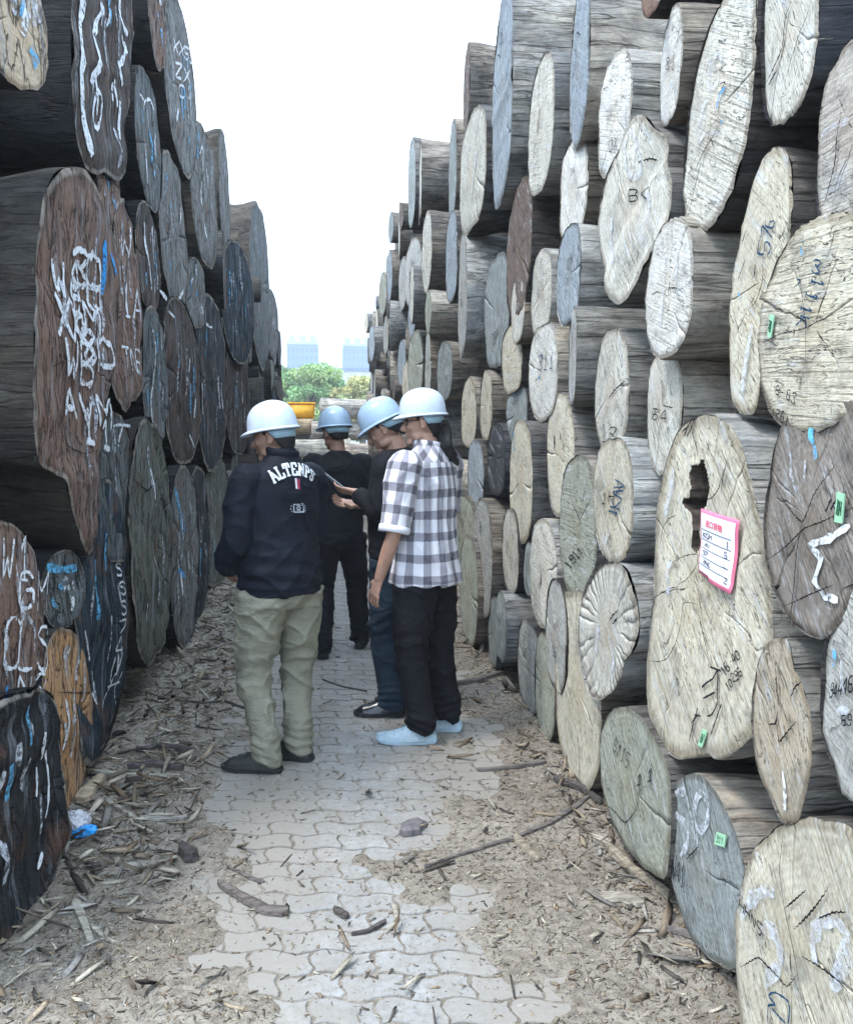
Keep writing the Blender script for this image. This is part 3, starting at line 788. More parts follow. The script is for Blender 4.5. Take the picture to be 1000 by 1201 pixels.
RL = [
 # ---- right stack, near to far (photo boxes of the sawn ends)
 ("r01", (892,-95,960,137), -.02, 'pale', 'd', "greyish log end with long diagonal split, at the top edge near the right corner", dict(lean=-.1)),
 ("r02", (958,35,1060,272), .0, (0.36, 0.335, 0.30), 'd', "greyish tan log end cut off by the right edge, above the widest cream log", {}),
 ("r03", (804,5,882,260), -.05, 'pale', 'd', "tall leaning oval log end with chalk arcs and a small pale blue dab, top right", dict(lean=.14, ratio=(.5,1.1))),
 ("r04", (774,12,799,139), .05, 'white', 'l', "thin small log end with pale blue dab, left of the tall leaning oval", {}),
 ("r04b", (752,-80,781,13), -.1, 'brown', 'd', "brown log end poking in at the top edge above the thin small log end", {}),
 ("r05", (701,64,740,204), .0, 'white', 'l', "whitish oval log end touching the jagged heart-shaped log end from above", {}),
 ("r06", None, -.08, 'pale', 'n', "jagged wedge-shaped log end narrowing to a point at its bottom, white swirls on it", dict(warp=.012,
    poly=[(743,138),(752,134),(762,141),(768,150),(781,162),(784,178),(780,192),(787,210),(786,240),(783,262),(770,288),(757,310),(744,333),(733,352),(722,358),(715,350),(708,318),(702,285),(701,255),(705,222),(712,200),(724,178),(733,155)])),
 ("r07", (856,172,956,486), .02, 'cream', 'n', "very tall narrow cream log end with blue figures, beside the widest cream end", dict(ratio=(.45,1.1),
    poly=[(906,172),(920,176),(928,190),(929,215),(927,260),(920,300),(908,345),(897,378),(893,420),(890,462),(884,485),(868,486),(858,470),(856,430),(856,390),(858,340),(866,290),(875,245),(886,205),(896,182)])),
 ("r08", (890,255,1040,506), -.1, 'cream', 'n', "widest cream log end with stacked blue crayon figures and a small green tag", {}),
 ("r09", (757,259,812,419), -.04, 'white', 'l', "pitted whitish log end right below the jagged wedge-shaped end", {}),
 ("r10", (758,402,800,556), .03, 'pale', 'l', "greyish pale log end with a thin black marker scrawl, above the hollow paper-marked log", {}),
 ("r11", (697,386,737,532), .0, 'pale', 'l', "pale rough log end level with the helmets, left of the black-scrawled end", {}),
 ("r12", None, -.05, 'cream', 'l', "huge cream log end with a dark hollow and a pink-bordered paper sheet", dict(ratio=(.4,1.15), warp=.006,
    poly=[(808,492),(822,487),(838,487),(852,497),(864,512),(872,532),(878,560),(884,590),(892,615),(898,650),(903,690),(905,730),(904,780),(896,822),(882,860),(866,880),(842,892),(828,885),(806,889),(788,889),(776,876),(766,858),(758,830),(757,800),(760,750),(766,700),(767,650),(768,610),(774,570),(782,535),(792,508)],
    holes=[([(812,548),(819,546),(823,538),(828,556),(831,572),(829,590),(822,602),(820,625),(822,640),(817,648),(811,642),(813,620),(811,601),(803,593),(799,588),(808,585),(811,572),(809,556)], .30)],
    cracks=[(1.35,.0,1.0,.003),(1.75,.1,1.,.003),(.95,.45,1.0,.004),(3.4,.2,.8,.004),(2.7,.25,1.,.004),(5.0,.0,.45,.003),(4.3,.1,1.0,.003),(.35,.3,.9,.003),(6.0,.5,1.,.003)])),
 ("r13", (895,462,1022,750), -.1, 'walnut', 'n', "dark brown checked log end with white paint zigzag, just right of the hollow log", dict(ratio=(.4,1.15),
    poly=[(940,470),(962,462),(990,464),(1012,480),(1022,520),(1022,600),(1012,660),(1000,700),(982,735),(962,750),(940,742),(918,720),(905,690),(896,650),(895,600),(902,560),(908,520),(920,490)])),
 ("r14", (880,749,951,966), -.12, (0.34, 0.30, 0.235), 'l', "rough tan log end with star-shaped heart crack, above the frontmost cream log", dict(ratio=(.4,1.1),
    poly=[(898,755),(912,749),(924,750),(927,762),(930,785),(938,800),(945,820),(950,850),(950,885),(946,920),(940,945),(935,962),(915,966),(908,950),(900,930),(888,905),(882,870),(880,830),(884,800),(890,770)])),
 ("r15", (960,688,1075,958), -.1, 'grey', 'd', "grey log end with bright blue dab and black figures, cut off by the right edge", {}),
 ("r16", (863,962,1008,1262), -.1, 'cream', 'n', "frontmost cream log end at the bottom right corner with big chalk curves", dict(ratio=(.4,1.12),
    poly=[(863,1110),(867,1050),(880,1008),(900,980),(930,964),(965,962),(995,968),(1012,990),(1016,1050),(1015,1150),(1006,1215),(985,1255),(940,1268),(898,1258),(873,1222),(864,1165)])),
 ("r17", None, .0, 'slate', 'l', "slanting blue-grey log end on the ground with a chalk S0 on it", dict(ground=1, ratio=(.35,1.1),
    poly=[(800,912),(812,907),(824,912),(836,925),(848,945),(858,968),(866,990),(872,1015),(874,1050),(872,1090),(868,1130),(860,1137),(842,1130),(822,1115),(806,1092),(794,1060),(786,1030),(781,990),(780,955),(786,928)])),
 ("r18", None, .02, 'moss', 'n', "smooth grey-brown log end on the ground beneath the hollow paper-marked log", dict(ground=1, ratio=(.35,1.1),
    poly=[(712,836),(726,830),(742,834),(756,848),(766,866),(776,885),(784,905),(786,950),(784,1000),(780,1032),(762,1022),(744,1006),(728,985),(714,955),(705,920),(702,880),(705,852)])),
 ("r19", None, -.06, 'pale', 'l', "fan-grooved pale log end with a ridged notched rim, left of the hollow log", dict(warp=.012, ratio=(.5,1.15), cracks=[(i * .1525 + .05, .50 + .22 * ((i * 7) % 5) / 5, 1.0, .0016) for i in range(41) if i % 9 != 4],
    poly=[(700,665),(712,660),(724,660),(736,668),(744,690),(748,712),(750,730),(748,752),(741,766),(733,772),(730,785),(724,800),(712,815),(700,822),(690,815),(682,790),(677,760),(678,730),(682,700),(690,678)])),
 ("r20", (650,694,706,923), .02, 'cream', 'n', "yellowish log end on the ground below and behind the fan-grooved end", dict(ground=1)),
 ("r21", (696,512,742,661), -.02, 'cream', 'l', "cream log end with blue-black streaks and ragged rim, chest height left of the hollow log", {}),
 ("r22", (656,533,699,707), -.04, 'moss', 'n', "pointed grey-green log end with a black scrawl, at chest height", {}),
 ("r23", (621,608,653,738), .0, 'pale', 'l', "small pale oval log end with a black knot, waist high right of the checked shirt", {}),
 ("r24", (597,492,624,637), -.05, 'cream', 'n', "pale green-tinged log end at shoulder height, third from the checked shirt", {}),
 ("r24b", (588,597,608,696), .0, 'pale', 'd', "narrow pale log end directly below the green-tinged one", {}),
 ("r24c", (594,450,618,520), .08, 'slate', 'd', "small dark blue-green log end tucked above the green-tinged one", {}),
 ("r25", (641,462,673,608), -.02, 'cream', 'l', "cream log end with dark oval dents, at helmet height", {}),
 ("r26", (620,379,654,493), -.03, 'white', 'l', "whitish streaky log end with blue specks above the dented cream one", {}),
 ("r27", (655,162,689,282), .03, 'white', 'n', "whitish log end with an inked patch, left of the wedge-shaped end", {}),
 ("r27b", (652,264,681,380), -.02, 'blue', 'l', "bluish pale log end below the inked whitish one", {}),
 ("r28", (623,292,646,394), .0, 'pale', 'l', "small pale log end beside the bluish pale one", {}),
 ("r29", (599,322,614,402), .02, 'pale', 'w', "slim pale log end with warm tan bark behind the small pale one", {}),
 ("r29b", (587,380,612,462), .05, 'cream', 'n', "slim cream log end just above the dark blue-green one", {}),
 ("r30", (568,297,597,432), .0, 'slate', 'd', "dark cracked log end two thirds up, left of the purple-brown sliver", {}),
 ("r31", (594,216,623,371), -.06, 'umber', 'd', "purple-brown log end seen nearly edge-on under the tallest bluish sliver", dict(lean=.1)),
 ("r32", (577,-5,601,232), -.1, 'blue', 'l', "tallest bluish sliver of a log end at the top of the right stack", {}),
 ("r33", (619,68,649,224), .0, 'pale', 'l', "pale narrow log end with a vertical slot near the top of the stack", dict(lean=.05)),
 ("r34", (668,-22,691,165), -.05, 'blue', 'l', "bluish log end nearly edge-on with black box marks at the top edge", {}),
 ("r35", (539,130,570,269), -.03, 'pale', 'n', "pale log end flecked white high on the stack under the boxy upper log", dict(lean=.06)),
 ("r36", (543,56,551,152), .0, 'umber', 'n', "upper log seen almost side-on above the white-flecked end", dict(sidey=1)),
 ("r37", (522,248,536,354), -.02, 'blue', 'n', "greenish blue sliver of a log end left of the white-flecked end", {}),
 ("r37b", (526,142,535,262), .08, 'slate', 'n', "dark thin sliver above the greenish blue sliver", {}),
 ("r38", (478,164,487,264), .0, 'slate', 'n', "dark log seen side-on at the top corner of the receding right stack", {}),
 ("r39", (537,272,547,418), -.03, 'grey', 'l', "log seen side-on with flat light bark just below the white-flecked end", {}),
 ("r40", (666,360,675,476), .02, 'grey', 'l', "log seen side-on with broad smooth pale bark at head height", {}),
 ("r41", (541,442,558,526), -.02, 'cream', 'l', "small yellowish log end just right of the checked shirt man's helmet", {}),
 ("r42", (562,435,577,516), .0, 'cream', 'n', "small yellow-tinged log end one further right of the helmet", {}),
 ("r43", (548,515,567,600), .0, 'blue', 'n', "bluish log end right against the checked shirt man's shoulder", {}),
 ("r44", (571,496,592,582), .06, 'dark', 'd', "dark deeply carved log end between two pale ends at shoulder height", {}),
 ("r45", (554,585,577,721), -.02, 'grey', 'n', "grey curved log end at the checked shirt man's elbow height", {}),
 ("r46", (539,628,560,757), -.03, 'moss', 'n', "lowest mossy log end behind the checked shirt man", dict(ground=1)),
 ("r46b", (530,580,557,672), .02, 'moss', 'n', "mossy rough log end half hidden by the checked shirt", {}),
 ("r47", (580,694,594,775), .0, 'slate', 'g', "small low log with grey-green side, second from the man in the checked shirt", {}),
 ("r47b", (572,700,583,782), .03, 'slate', 'g', "thin low log end in front of the small grey-green sided one", {}),
 ("r48", (606,729,634,836), -.02, 'grey', 'd', "dark grey streaked log end low beside the path", dict(ground=1)),
 ("r49", (639,680,664,812), .0, 'grey', 'd', "rough grey log end left of the fan-grooved one", {}),
 ("r50", (626,744,651,866), -.02, 'moss', 'd', "low olive log end on the ground between the streaked grey and the yellowish ends", dict(ground=1)),
 ("r51", (613,636,626,700), .1, 'slate', 'd', "small shadowed log end beside the small pale oval one", {}),
 ("r53", (512,400,530,470), .0, 'slate', 'n', "dark gouged log end above the checked shirt man's helmet", {}),
 ("r54", (474,280,494,357), -.02, 'grey', 'n', "grey oval sliver high on the far part of the right stack", dict(lean=.1)),
 ("r55", (478,388,496,468), .0, 'moss', 'n', "mottled log end over the looking-down man's helmet", {}),
 ("r56", (498,389,505,470), .02, 'grey', 'n', "log with blotchy light side over the two right helmets", {}),
]
LL = [
 ("l01", (-34,-70,54,93), -.12, 'tan', 'd', "tan log end cut off by the top left corner", {}),
 ("l02", None, -.02, 'umber', 'd', "huge dark log end streaked with thick white paint strokes, top left", dict(ratio=(.4,1.15), L=3.0,
    poly=[(96,-90),(125,-95),(146,-60),(154,-10),(156,40),(152,90),(146,150),(146,200),(138,212),(122,200),(100,196),(92,170),(86,120),(84,60),(85,0),(88,-50)])),
 ("l02b", (112,150,140,262), .06, 'brown', 'd', "reddish log end squeezed below the white-streaked dark one", {}),
 ("l03", (159,88,190,241), -.04, 'slate', 'd', "blue-black glossy log end with pale blue streaks, upper left", {}),
 ("l04", (174,-42,193,76), .0, 'brown', 'd', "pinkish brown thin log end at the top edge, upper left", {}),
 ("l05", (193,9,230,193), -.06, 'grey', 'n', "topmost grey oval log end with white chalk characters, standing out against the sky", {}),
 ("l06", (224,149,255,309), -.03, 'grey', 'l', "grey-green oval log end just below and right of the topmost grey one", {}),
 ("l07", (187,186,220,362), .02, 'grey', 'n', "grey log end with a white crescent of paint at its foot", {}),
 ("l08", None, -.22, 'brown', 'n', "big red-brown log end with white brush scrawl and a bright blue paint patch", dict(ratio=(.4,1.15), warp=.012, L=3.4,
    poly=[(62,205),(84,196),(100,200),(114,222),(128,262),(138,310),(140,350),(136,400),(130,440),(122,490),(117,545),(114,600),(113,640),(108,655),(98,640),(86,600),(76,560),(62,552),(46,545),(40,500),(40,430),(43,350),(46,270),(52,228)])),
 ("l09", None, -.06, 'brown', 'd', "rusty brown log end with white stripes, next to the big red-brown one", dict(ratio=(.4,1.1),
    poly=[(138,236),(146,233),(152,250),(158,290),(164,340),(168,400),(168,445),(163,462),(152,470),(148,485),(141,476),(131,450),(128,400),(130,340),(132,290),(134,255)])),
 ("l10", (160,239,188,365), .05, 'umber', 'd', "striped brown and white slim log end left of the white crescent one", {}),
 ("l11", (293,241,316,430), .0, 'slate', 'n', "slate blue log end with chalk specks at the far upper left stack", {}),
 ("l12", (260,284,298,425), -.04, 'teal', 'd', "dark teal log end just above the front man's helmet", {}),
 ("l13", (217,303,241,384), .03, 'grey', 'n', "small pale grey log end in the upper middle of the left stack", {}),
 ("l14", (257,158,269,292), .04, 'grey', 'l', "light barked log seen side-on against the sky on the left stack", {}),
 ("l15", (166,362,196,524), .0, 'slate', 'd', "bluish log end with white drips, middle of the left stack", {}),
 ("l16", (190,352,236,545), -.03, 'umber', 'd', "broad dark brown log end in the middle of the left stack", {}),
 ("l17", (228,345,266,552), -.05, 'dark', 'd', "charcoal log end with dark furrows left of the front man's helmet", {}),
 ("l18", (264,400,293,535), .0, 'umber', 'd', "dim brown log end behind the front man's helmet", {}),
 ("l19", (312,340,326,420), .0, 'grey', 'n', "weathered grey log end at the far top of the left stack", {}),
 ("l20", (116,484,158,665), .05, 'slate', 'd', "dark glossy log end with a white drip, beside the red-brown tapering end", {}),
 ("l21", (150,490,202,782), -.10, 'moss', 'd', "large mossy grey log end behind the front man's back", dict(ratio=(.4,1.12))),
 ("l22", (199,545,234,763), -.10, 'grey', 'd', "pale grey log end with vivid blue and white paint running down it", dict(ratio=(.4,1.12), ground=1)),
 ("l23", (236,538,272,690), .03, 'moss', 'n', "squat grey-brown log end at the front man's elbow", dict(ground=1)),
 ("l23b", (220,545,246,728), .05, 'dark', 'd', "dark log end between the blue-painted one and the front man", dict(ground=1)),
 ("l24", (88,560,152,905), .0, 'teal', 'd', "blackish log end on the ground with a column of white painted letters", dict(ratio=(.4,1.1), ground=1,
    poly=[(112,570),(130,562),(144,590),(150,640),(152,700),(150,760),(144,810),(134,850),(118,885),(104,900),(94,890),(88,840),(88,760),(90,680),(98,610)])),
 ("l25", (48,645,100,737), .08, 'slate', 'd', "small grey log end stained blue on top, wedged between darker logs at the left", {}),
 ("l26", (-52,612,50,862), -.12, 'brown', 'd', "dark red-brown log end with cream painted letters, at the left edge", {}),
 ("l27", None, -.02, 'orange', 'n', "freshly cut orange log end low at the left", dict(ratio=(.4,1.1), ground=1,
    poly=[(64,740),(78,738),(92,752),(102,780),(107,815),(107,850),(104,880),(98,915),(92,945),(82,962),(68,960),(56,940),(50,900),(48,850),(50,800),(54,762)])),
 ("l28", None, -.2, 'dark', 'd', "blackened furrowed log end at the bottom left corner", dict(ratio=(.4,1.15), ground=1, warp=.03,
    poly=[(22,815),(45,808),(62,815),(70,840),(72,880),(70,930),(74,975),(66,1010),(52,1050),(38,1082),(18,1108),(-12,1110),(-40,1080),(-58,1000),(-50,900),(-20,840)])),
]
for side, lst in (('R', RL), ('L', LL)):
    for key, bb, s, fc, sc, lab, o in lst:
        o = dict(o); o.pop('sidey', None)
        add_log(side, key, bb, s, fc, sc, lab, **o)

# ---- the rest of both stacks: circle packing between and beyond the logs above, pieces set back or receding
def top_profile(side, y):
    if side == 'R': return np.interp(y, [1, 3, 5, 6.2, 8, 12, 16, 21, 25], [4.9, 4.9, 4.6, 4.4, 4.6, 5.15, 5.4, 5.3, 5.1])
    return np.interp(y, [1, 3, 5, 6.2, 8, 10, 14, 18, 25], [4.9, 4.9, 4.9, 4.75, 4.2, 4.0, 4.25, 4.7, 4.7])
KEEP_ALL = False
KEEP_ONES = [1, 5, 7, 10, 11, 15, 16, 19, 20, 21, 22, 24, 25, 26, 34, 36, 40, 41, 42, 47, 49, 50, 53, 55, 56, 61, 64, 69, 70, 73, 77, 78, 84, 87, 89, 90, 92, 99, 100, 101, 113, 129, 134, 137, 139, 143, 147, 148, 150, 155, 164, 168, 169, 171, 176, 178, 180, 182]
MASS_ONES = [3, 6, 8, 9, 13, 17, 27, 28, 30, 31, 33, 38, 39, 43, 44, 51, 52, 59, 62, 65, 66, 68, 72, 75, 79, 80, 83, 88, 93, 94, 107, 108, 110, 111, 112, 114, 115, 117, 118, 121, 122, 124, 125, 130, 131, 136, 138, 140, 141, 142, 144, 145, 146, 159, 160, 163, 166, 172, 179, 181, 183, 198, 201, 207, 211, 225, 229, 230, 236, 262, 265, 281, 284, 298, 320, 333, 336, 345]
FILL_N = [0]
MASS = {'R': [], 'L': []}
def fill(side, y0, y1, rmin, rmax, tries, sr, seed, far):
    rr = random.Random(seed)
    pl = PLACED[side]
    made = 0
    r = rmax
    while r > rmin:
        for _ in range(tries):
            y = rr.uniform(y0, y1); z = rr.uniform(r, float(top_profile(side, y)) - r * .6)
            if z < r: continue
            ok = True
            for (py, pz, pa, pb) in pl:
                dy, dz = y - py, z - pz
                if abs(dy) > pa + r or abs(dz) > pb + r: continue
                dd = math.hypot(dy, dz)
                if dd < 1e-6: ok = False; break
                cy_, cz_ = dy / dd, dz / dd
                rr_ = 1 / math.sqrt((cy_ / pa) ** 2 + (cz_ / pb) ** 2)
                if dd < (rr_ + r) * (0.96 if far else 0.93): ok = False; break
            if ok:
                pl.append((y, z, r, r))
                s = rr.uniform(*sr)
                lg = Log(); lg.side = side
                X = (W_RIGHT + s) if side == 'R' else (W_LEFT - s)
                lg.C = Vector((X, y, z)); set_frame(lg, R(rr.uniform(-7, 7)))
                sd = rr.randrange(99999)
                FILL_N[0] += 1
                tick = 'k' if KEEP_ALL or (FILL_N[0] - 1) in KEEP_ONES else ('m' if (FILL_N[0] - 1) in MASS_ONES else 'g')
                a, b = r * rr.uniform(.97, 1.06), r * rr.uniform(.95, 1.06)
                if side == 'R': fc = rr.choice(['grey', 'slate', 'moss', 'pale', 'cream', 'umber', 'blue', 'pale']); sc = rr.choice('nnglnn')
                else: fc = rr.choice(['slate', 'dark', 'umber', 'moss', 'grey', 'teal']); sc = rr.choice('nddgn')
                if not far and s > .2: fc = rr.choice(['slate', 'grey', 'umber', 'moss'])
                if tick == 'g': continue
                lg.f = shape_fn(sd, a, b, 0, None, 1.2, 2.0)
                lg.root = empty("log")
                lg.root.matrix_world = Matrix.Translation(lg.C) @ Matrix((lg.U, lg.V, lg.N)).transposed().to_4x4()
                det = (24, 3, 4) if not (y < 12) else (40, 4, 5)
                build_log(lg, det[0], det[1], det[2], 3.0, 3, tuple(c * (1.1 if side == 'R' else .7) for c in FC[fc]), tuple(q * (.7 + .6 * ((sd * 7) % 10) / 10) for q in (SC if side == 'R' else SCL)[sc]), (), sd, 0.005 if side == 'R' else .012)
                if tick == 'm': MASS[side].append(lg); continue
                lg.root['fill'] = FILL_N[0] - 1
                lvl = "knee" if z < .6 else "waist" if z < 1.15 else "head" if z < 1.9 else "arm's reach" if z < 2.8 else "double-head" if z < 3.9 else "topmost"
                cw = {'cream': 'cream', 'grey': 'grey', 'slate': 'slate-coloured', 'moss': 'mossy', 'pale': 'pale', 'umber': 'dark brown', 'blue': 'bluish', 'tan': 'tan', 'dark': 'blackish', 'teal': 'blue-black'}[fc]
                sw = "small" if r < .2 else "mid-sized" if r < .3 else "large"
                if far:
                    dist = "just past the men" if y < 10 else "beyond the men" if y < 14 else "well down the aisle" if y < 19 else "at the far end"
                    lab = "%s %s log, %s height, %s, %s stack" % (sw, cw, lvl, dist, 'right' if side == 'R' else 'left')
                else:
                    dist = "nearest the camera" if y < 2.4 else "before the men" if y < 4 else "level with the men" if y < 6 else "past the men"
                    lab = "%s %s recessed log, %s height, %s, %s stack" % (sw, cw, lvl, dist, 'right' if side == 'R' else 'left')
                tag(lg.root, lab, "log", ("shadowed logs set back in the %s stack" if not far else "distant logs of the %s stack") % ('right' if side == 'R' else 'left'))
                made += 1
        r *= 0.86
    return made
n1 = fill("R", 9.6, 23.5, .17, .44, 200, (-.12, .16), 5, True)
n2 = fill("L", 8.8, 23.5, .17, .42, 200, (-.12, .16), 6, True)
n3 = fill("R", .9, 10.5, .10, .36, 300, (.35, .75), 7, False)
n4 = fill("L", .9, 10.5, .10, .36, 300, (.35, .75), 8, False)
print("logs:", len(LOGS), n1, n2, n3, n4)

LBL = {}
for o in scene.objects:
    if o.get("fill") is not None: LBL.setdefault(o["label"], []).append(o)
for lab, os_ in LBL.items():
    if len(os_) < 2: continue
    os_.sort(key=lambda o: o.location.y)
    num = {2: "two", 3: "three", 4: "four", 5: "five", 6: "six", 7: "seven", 8: "eight"}.get(len(os_), "several")
    for i, o in enumerate(os_):
        w = ("nearest", "second nearest", "third nearest", "fourth nearest", "fifth nearest", "sixth nearest", "seventh nearest")[i] if i < len(os_) - 1 else "farthest"
        o["label"] = w + " of " + num + ": " + lab
for side, lst in MASS.items():
    V, F, nv = [], [], 0
    for lg in lst:
        for ch in (lg.body, lg.face):
            mw = lg.root.matrix_world
            me = ch.data
            V += [mw @ v.co for v in me.vertices]
            F += [tuple(nv + i for i in p.vertices) for p in me.polygons]
            nv += len(me.vertices)
            bpy.data.objects.remove(ch)
        bpy.data.objects.remove(lg.root)
    if V:
        om = mesh("packed_logs", V, F, M['side']); om.color = (.2, .19, .18, 1)
        tag(om, "logs deep in the %s stack, seen only as dark slivers between the front ones" % ('right' if side == 'R' else 'left'), "log pile", kind="stuff")

# ------------------------------------------------------------------ paint, chalk and marker on the sawn ends
GL = {'0': ["1030424534362615111030"[:0] or "10304145352615050110"], '1': ["142620", "1030"], '2': ["0516364534020040"[:12] + "40"], '3': ["0516364534231423", "233241301001"], '4': ["3036024232"], '5': ["4606033342301001"],
      '6': ["36160501103041323303"], '7': ["064610"], '8': ["23344536160514233241301001122 3".replace(" ", "")], '9': ["4333131416364541301001"], '-': ["1333"], '.': ["2021"], '/': ["0046"],
      'A': ["002640", "1232"], 'B': ["00063645343303", "334241300 0".replace(" ", "")], 'E': ["46060040", "0333"], 'F': ["000646", "0333"], 'H': ["0006", "4046", "0343"], 'K': ["0006", "460340"], 'L': ["060040"],
      'M': ["0006234640"], 'N': ["00064046"], 'O': ["10304145361605011 0".replace(" ", "")], 'P': ["0006364433 03".replace(" ", "")], 'R': ["0006364433 03".replace(" ", ""), "2340"], 'S': ["4536160514334130 1001".replace(" ", "")],
      'T': ["0646", "2620"], 'V': ["062046"], 'W': ["0610233046"], 'X': ["0046", "0640"], 'Z': ["06460040"], 'C': ["4536160501103041"], 'D': ["0006264441 2000".replace(" ", "")], 'J': ["46413010 01".replace(" ", "")], 'G': ["453616050110304143 23".replace(" ", "")], 'Y': ["062346", "2320"]}
def glyph(ch):
    return [[(int(s[i]) / 4, int(s[i + 1]) / 6) for i in range(0, len(s) - 1, 2)] for s in GL.get(ch, [])]
def ribbon_geo(pts, w, rr, zf, lift, dens=3.0, var=.42, taper=False):
    """flat brush stroke following the surface zf"""
    P = [Vector((p[0], p[1])) for p in pts]
    fine = []
    for i in range(len(P) - 1):
        L = (P[i + 1] - P[i]).length
        n = max(1, int(L / (w * 1.2)) + 1)
        a, b, c, d = P[max(i - 1, 0)], P[i], P[i + 1], P[min(i + 2, len(P) - 1)]
        for k in range(n):
            t = k / n
            q = 0.5 * ((2 * b) + (c - a) * t + (2 * a - 5 * b + 4 * c - d) * t * t + (3 * b - a - 3 * c + d) * t ** 3)
            fine.append(q.lerp(b.lerp(c, t), .45))
    fine.append(P[-1])
    V, F = [], []
    n = len(fine); wob = rr.uniform(0, 6)
    for i, p in enumerate(fine):
        t = (fine[min(i + 1, n - 1)] - fine[max(i - 1, 0)])
        if t.length < 1e-9: t = Vector((1, 0))
        t.normalize(); nn = Vector((-t.y, t.x))
        tp = math.sin(math.pi * (i + .3) / (n - .4)) ** .6 if taper else (.6 if i in (0, n - 1) else 1)
        if taper: p = p + nn * w * .45 * math.sin(i * 1.9 + wob) * rr.uniform(.3, 1)
        ww = w * .5 * (1 + rr.uniform(-var, var)) * tp
        for s in (-1, -.5, 0, .5, 1):
            q = p + nn * ww * s * (1 + .12 * rr.uniform(-1, 1) * (abs(s) == 1))
            V.append((q.x, q.y))
    Z = zf(np.array([v[0] for v in V]), np.array([v[1] for v in V])) + lift
    V = [(x, y, float(z)) for (x, y), z in zip(V, Z)]
    for i in range(n - 1):
        for s in range(4): F.append((i * 5 + s, i * 5 + s + 1, (i + 1) * 5 + s + 1, (i + 1) * 5 + s))
    return V, F
LIFT = {}
def strokes_local(lg, name, mat, w, polys, seed=0):
    rr = random.Random(seed + 5)
    V, F = [], []
    k = LIFT.get(lg.root.name, 0); LIFT[lg.root.name] = k + 1
    for j, p in enumerate(polys):
        v, f = ribbon_geo(p, w, rr, lg.warpz, 0.0055 + 0.0003 * min(k, 12) + 0.00012 * j, taper=(name == 'crack_line'))
        b = len(V); V += v; F += [tuple(b + i for i in q) for q in f]
    return mesh(name, V, F, M[mat], lg.root, smooth=True)
def mark(key, mat, wpx, *polys, name="paint_stroke", joined=False):
    if name == 'crack_line': mat = 'check'; wpx *= .95
    lg = LOGS[key]; sc = (lg.C - CAM_LOC).length / 1000
    loc = [[plane_local(lg, *p) for p in pl] for pl in polys]
    if name == "marker_writing" or joined: return strokes_local(lg, name, mat, wpx * sc, loc, hash_key(key))
    for q, pl in enumerate(loc): strokes_local(lg, name, mat, wpx * sc, [pl], hash_key(key) + q)
def arc(cx, cy, rx, ry, a0=0, a1=360, n=16, tilt=0.0):
    return [(cx + rx * math.cos(R(a)) + tilt * ry * math.sin(R(a)), cy - ry * math.sin(R(a))) for a in np.linspace(a0, a1, n)]
def write(key, text, x, y, rv, uv, mat='black', wpx=1.3, gap=1.35, name="marker_writing"):
    """handwriting: lower left corner at photo pixel (x, y), rv = width vector of one letter, uv = height vector"""
    rr = random.Random(hash_key(key + text)); out = []
    for i, ch in enumerate(text):
        jx, jy, js = rr.uniform(-.1, .1), rr.uniform(-.08, .08), rr.uniform(.85, 1.12)
        for pl in glyph(ch):
            out.append([(x + rv[0] * (i * gap + jx + a * js) + uv[0] * (jy + b * js), y + rv[1] * (i * gap + jx + a * js) + uv[1] * (jy + b * js)) for a, b in pl])
    if out and name == "marker_writing": return mark(key, mat, wpx, *out, name=name, joined=True)
    if out:
        for ch in text:
            k = len(glyph(ch)); mark(key, mat, wpx, *out[:k], name="painted_letter", joined=True); out = out[k:]
def green_tag(key, corners, num, c=(0.30, 0.55, 0.36)):
    """little plastic number plate nailed to the wood"""
    lg = LOGS[key]
    P = [plane_local(lg, *p) for p in corners]
    z = float(max(lg.warpz([p[0] for p in P], [p[1] for p in P]))) + .006
    V = [(x, y, z) for x, y in P] + [(x, y, z + .003) for x, y in P]
    F = [(3, 2, 1, 0), (4, 5, 6, 7)] + [(i, (i + 1) % 4, 4 + (i + 1) % 4, 4 + i) for i in range(4)]
    if 'tag' not in M: M['tag'] = plain("green_plastic_plate", c, .6, .3)
    o = mesh("plastic_tag", V, F, M['tag'], lg.root, smooth=False)
    bl, br, tr, tl = (Vector(p) for p in P)
    VV, FF = [], []
    r2 = random.Random(3)
    for i, ch in enumerate(num):
        for pl in glyph(ch):
            pts = []
            for a, b in pl:
                u = .15 + (i + .8 * a) / len(num) * .72; v = .25 + .5 * b
                p = (bl.lerp(br, u)).lerp(tl.lerp(tr, u), v); pts.append((p.x, p.y))
            v_, f_ = ribbon_geo(pts, .0022, r2, lambda x, y: 0 * x + z + .003, .0008)
            b0 = len(VV); VV += v_; FF += [tuple(b0 + q for q in f) for f in f_]
    if 'tagink' not in M: M['tagink'] = plain("tag_print", (0.02, 0.09, 0.05), .6)
    mesh("tag_number", VV, FF, M['tagink'], o)

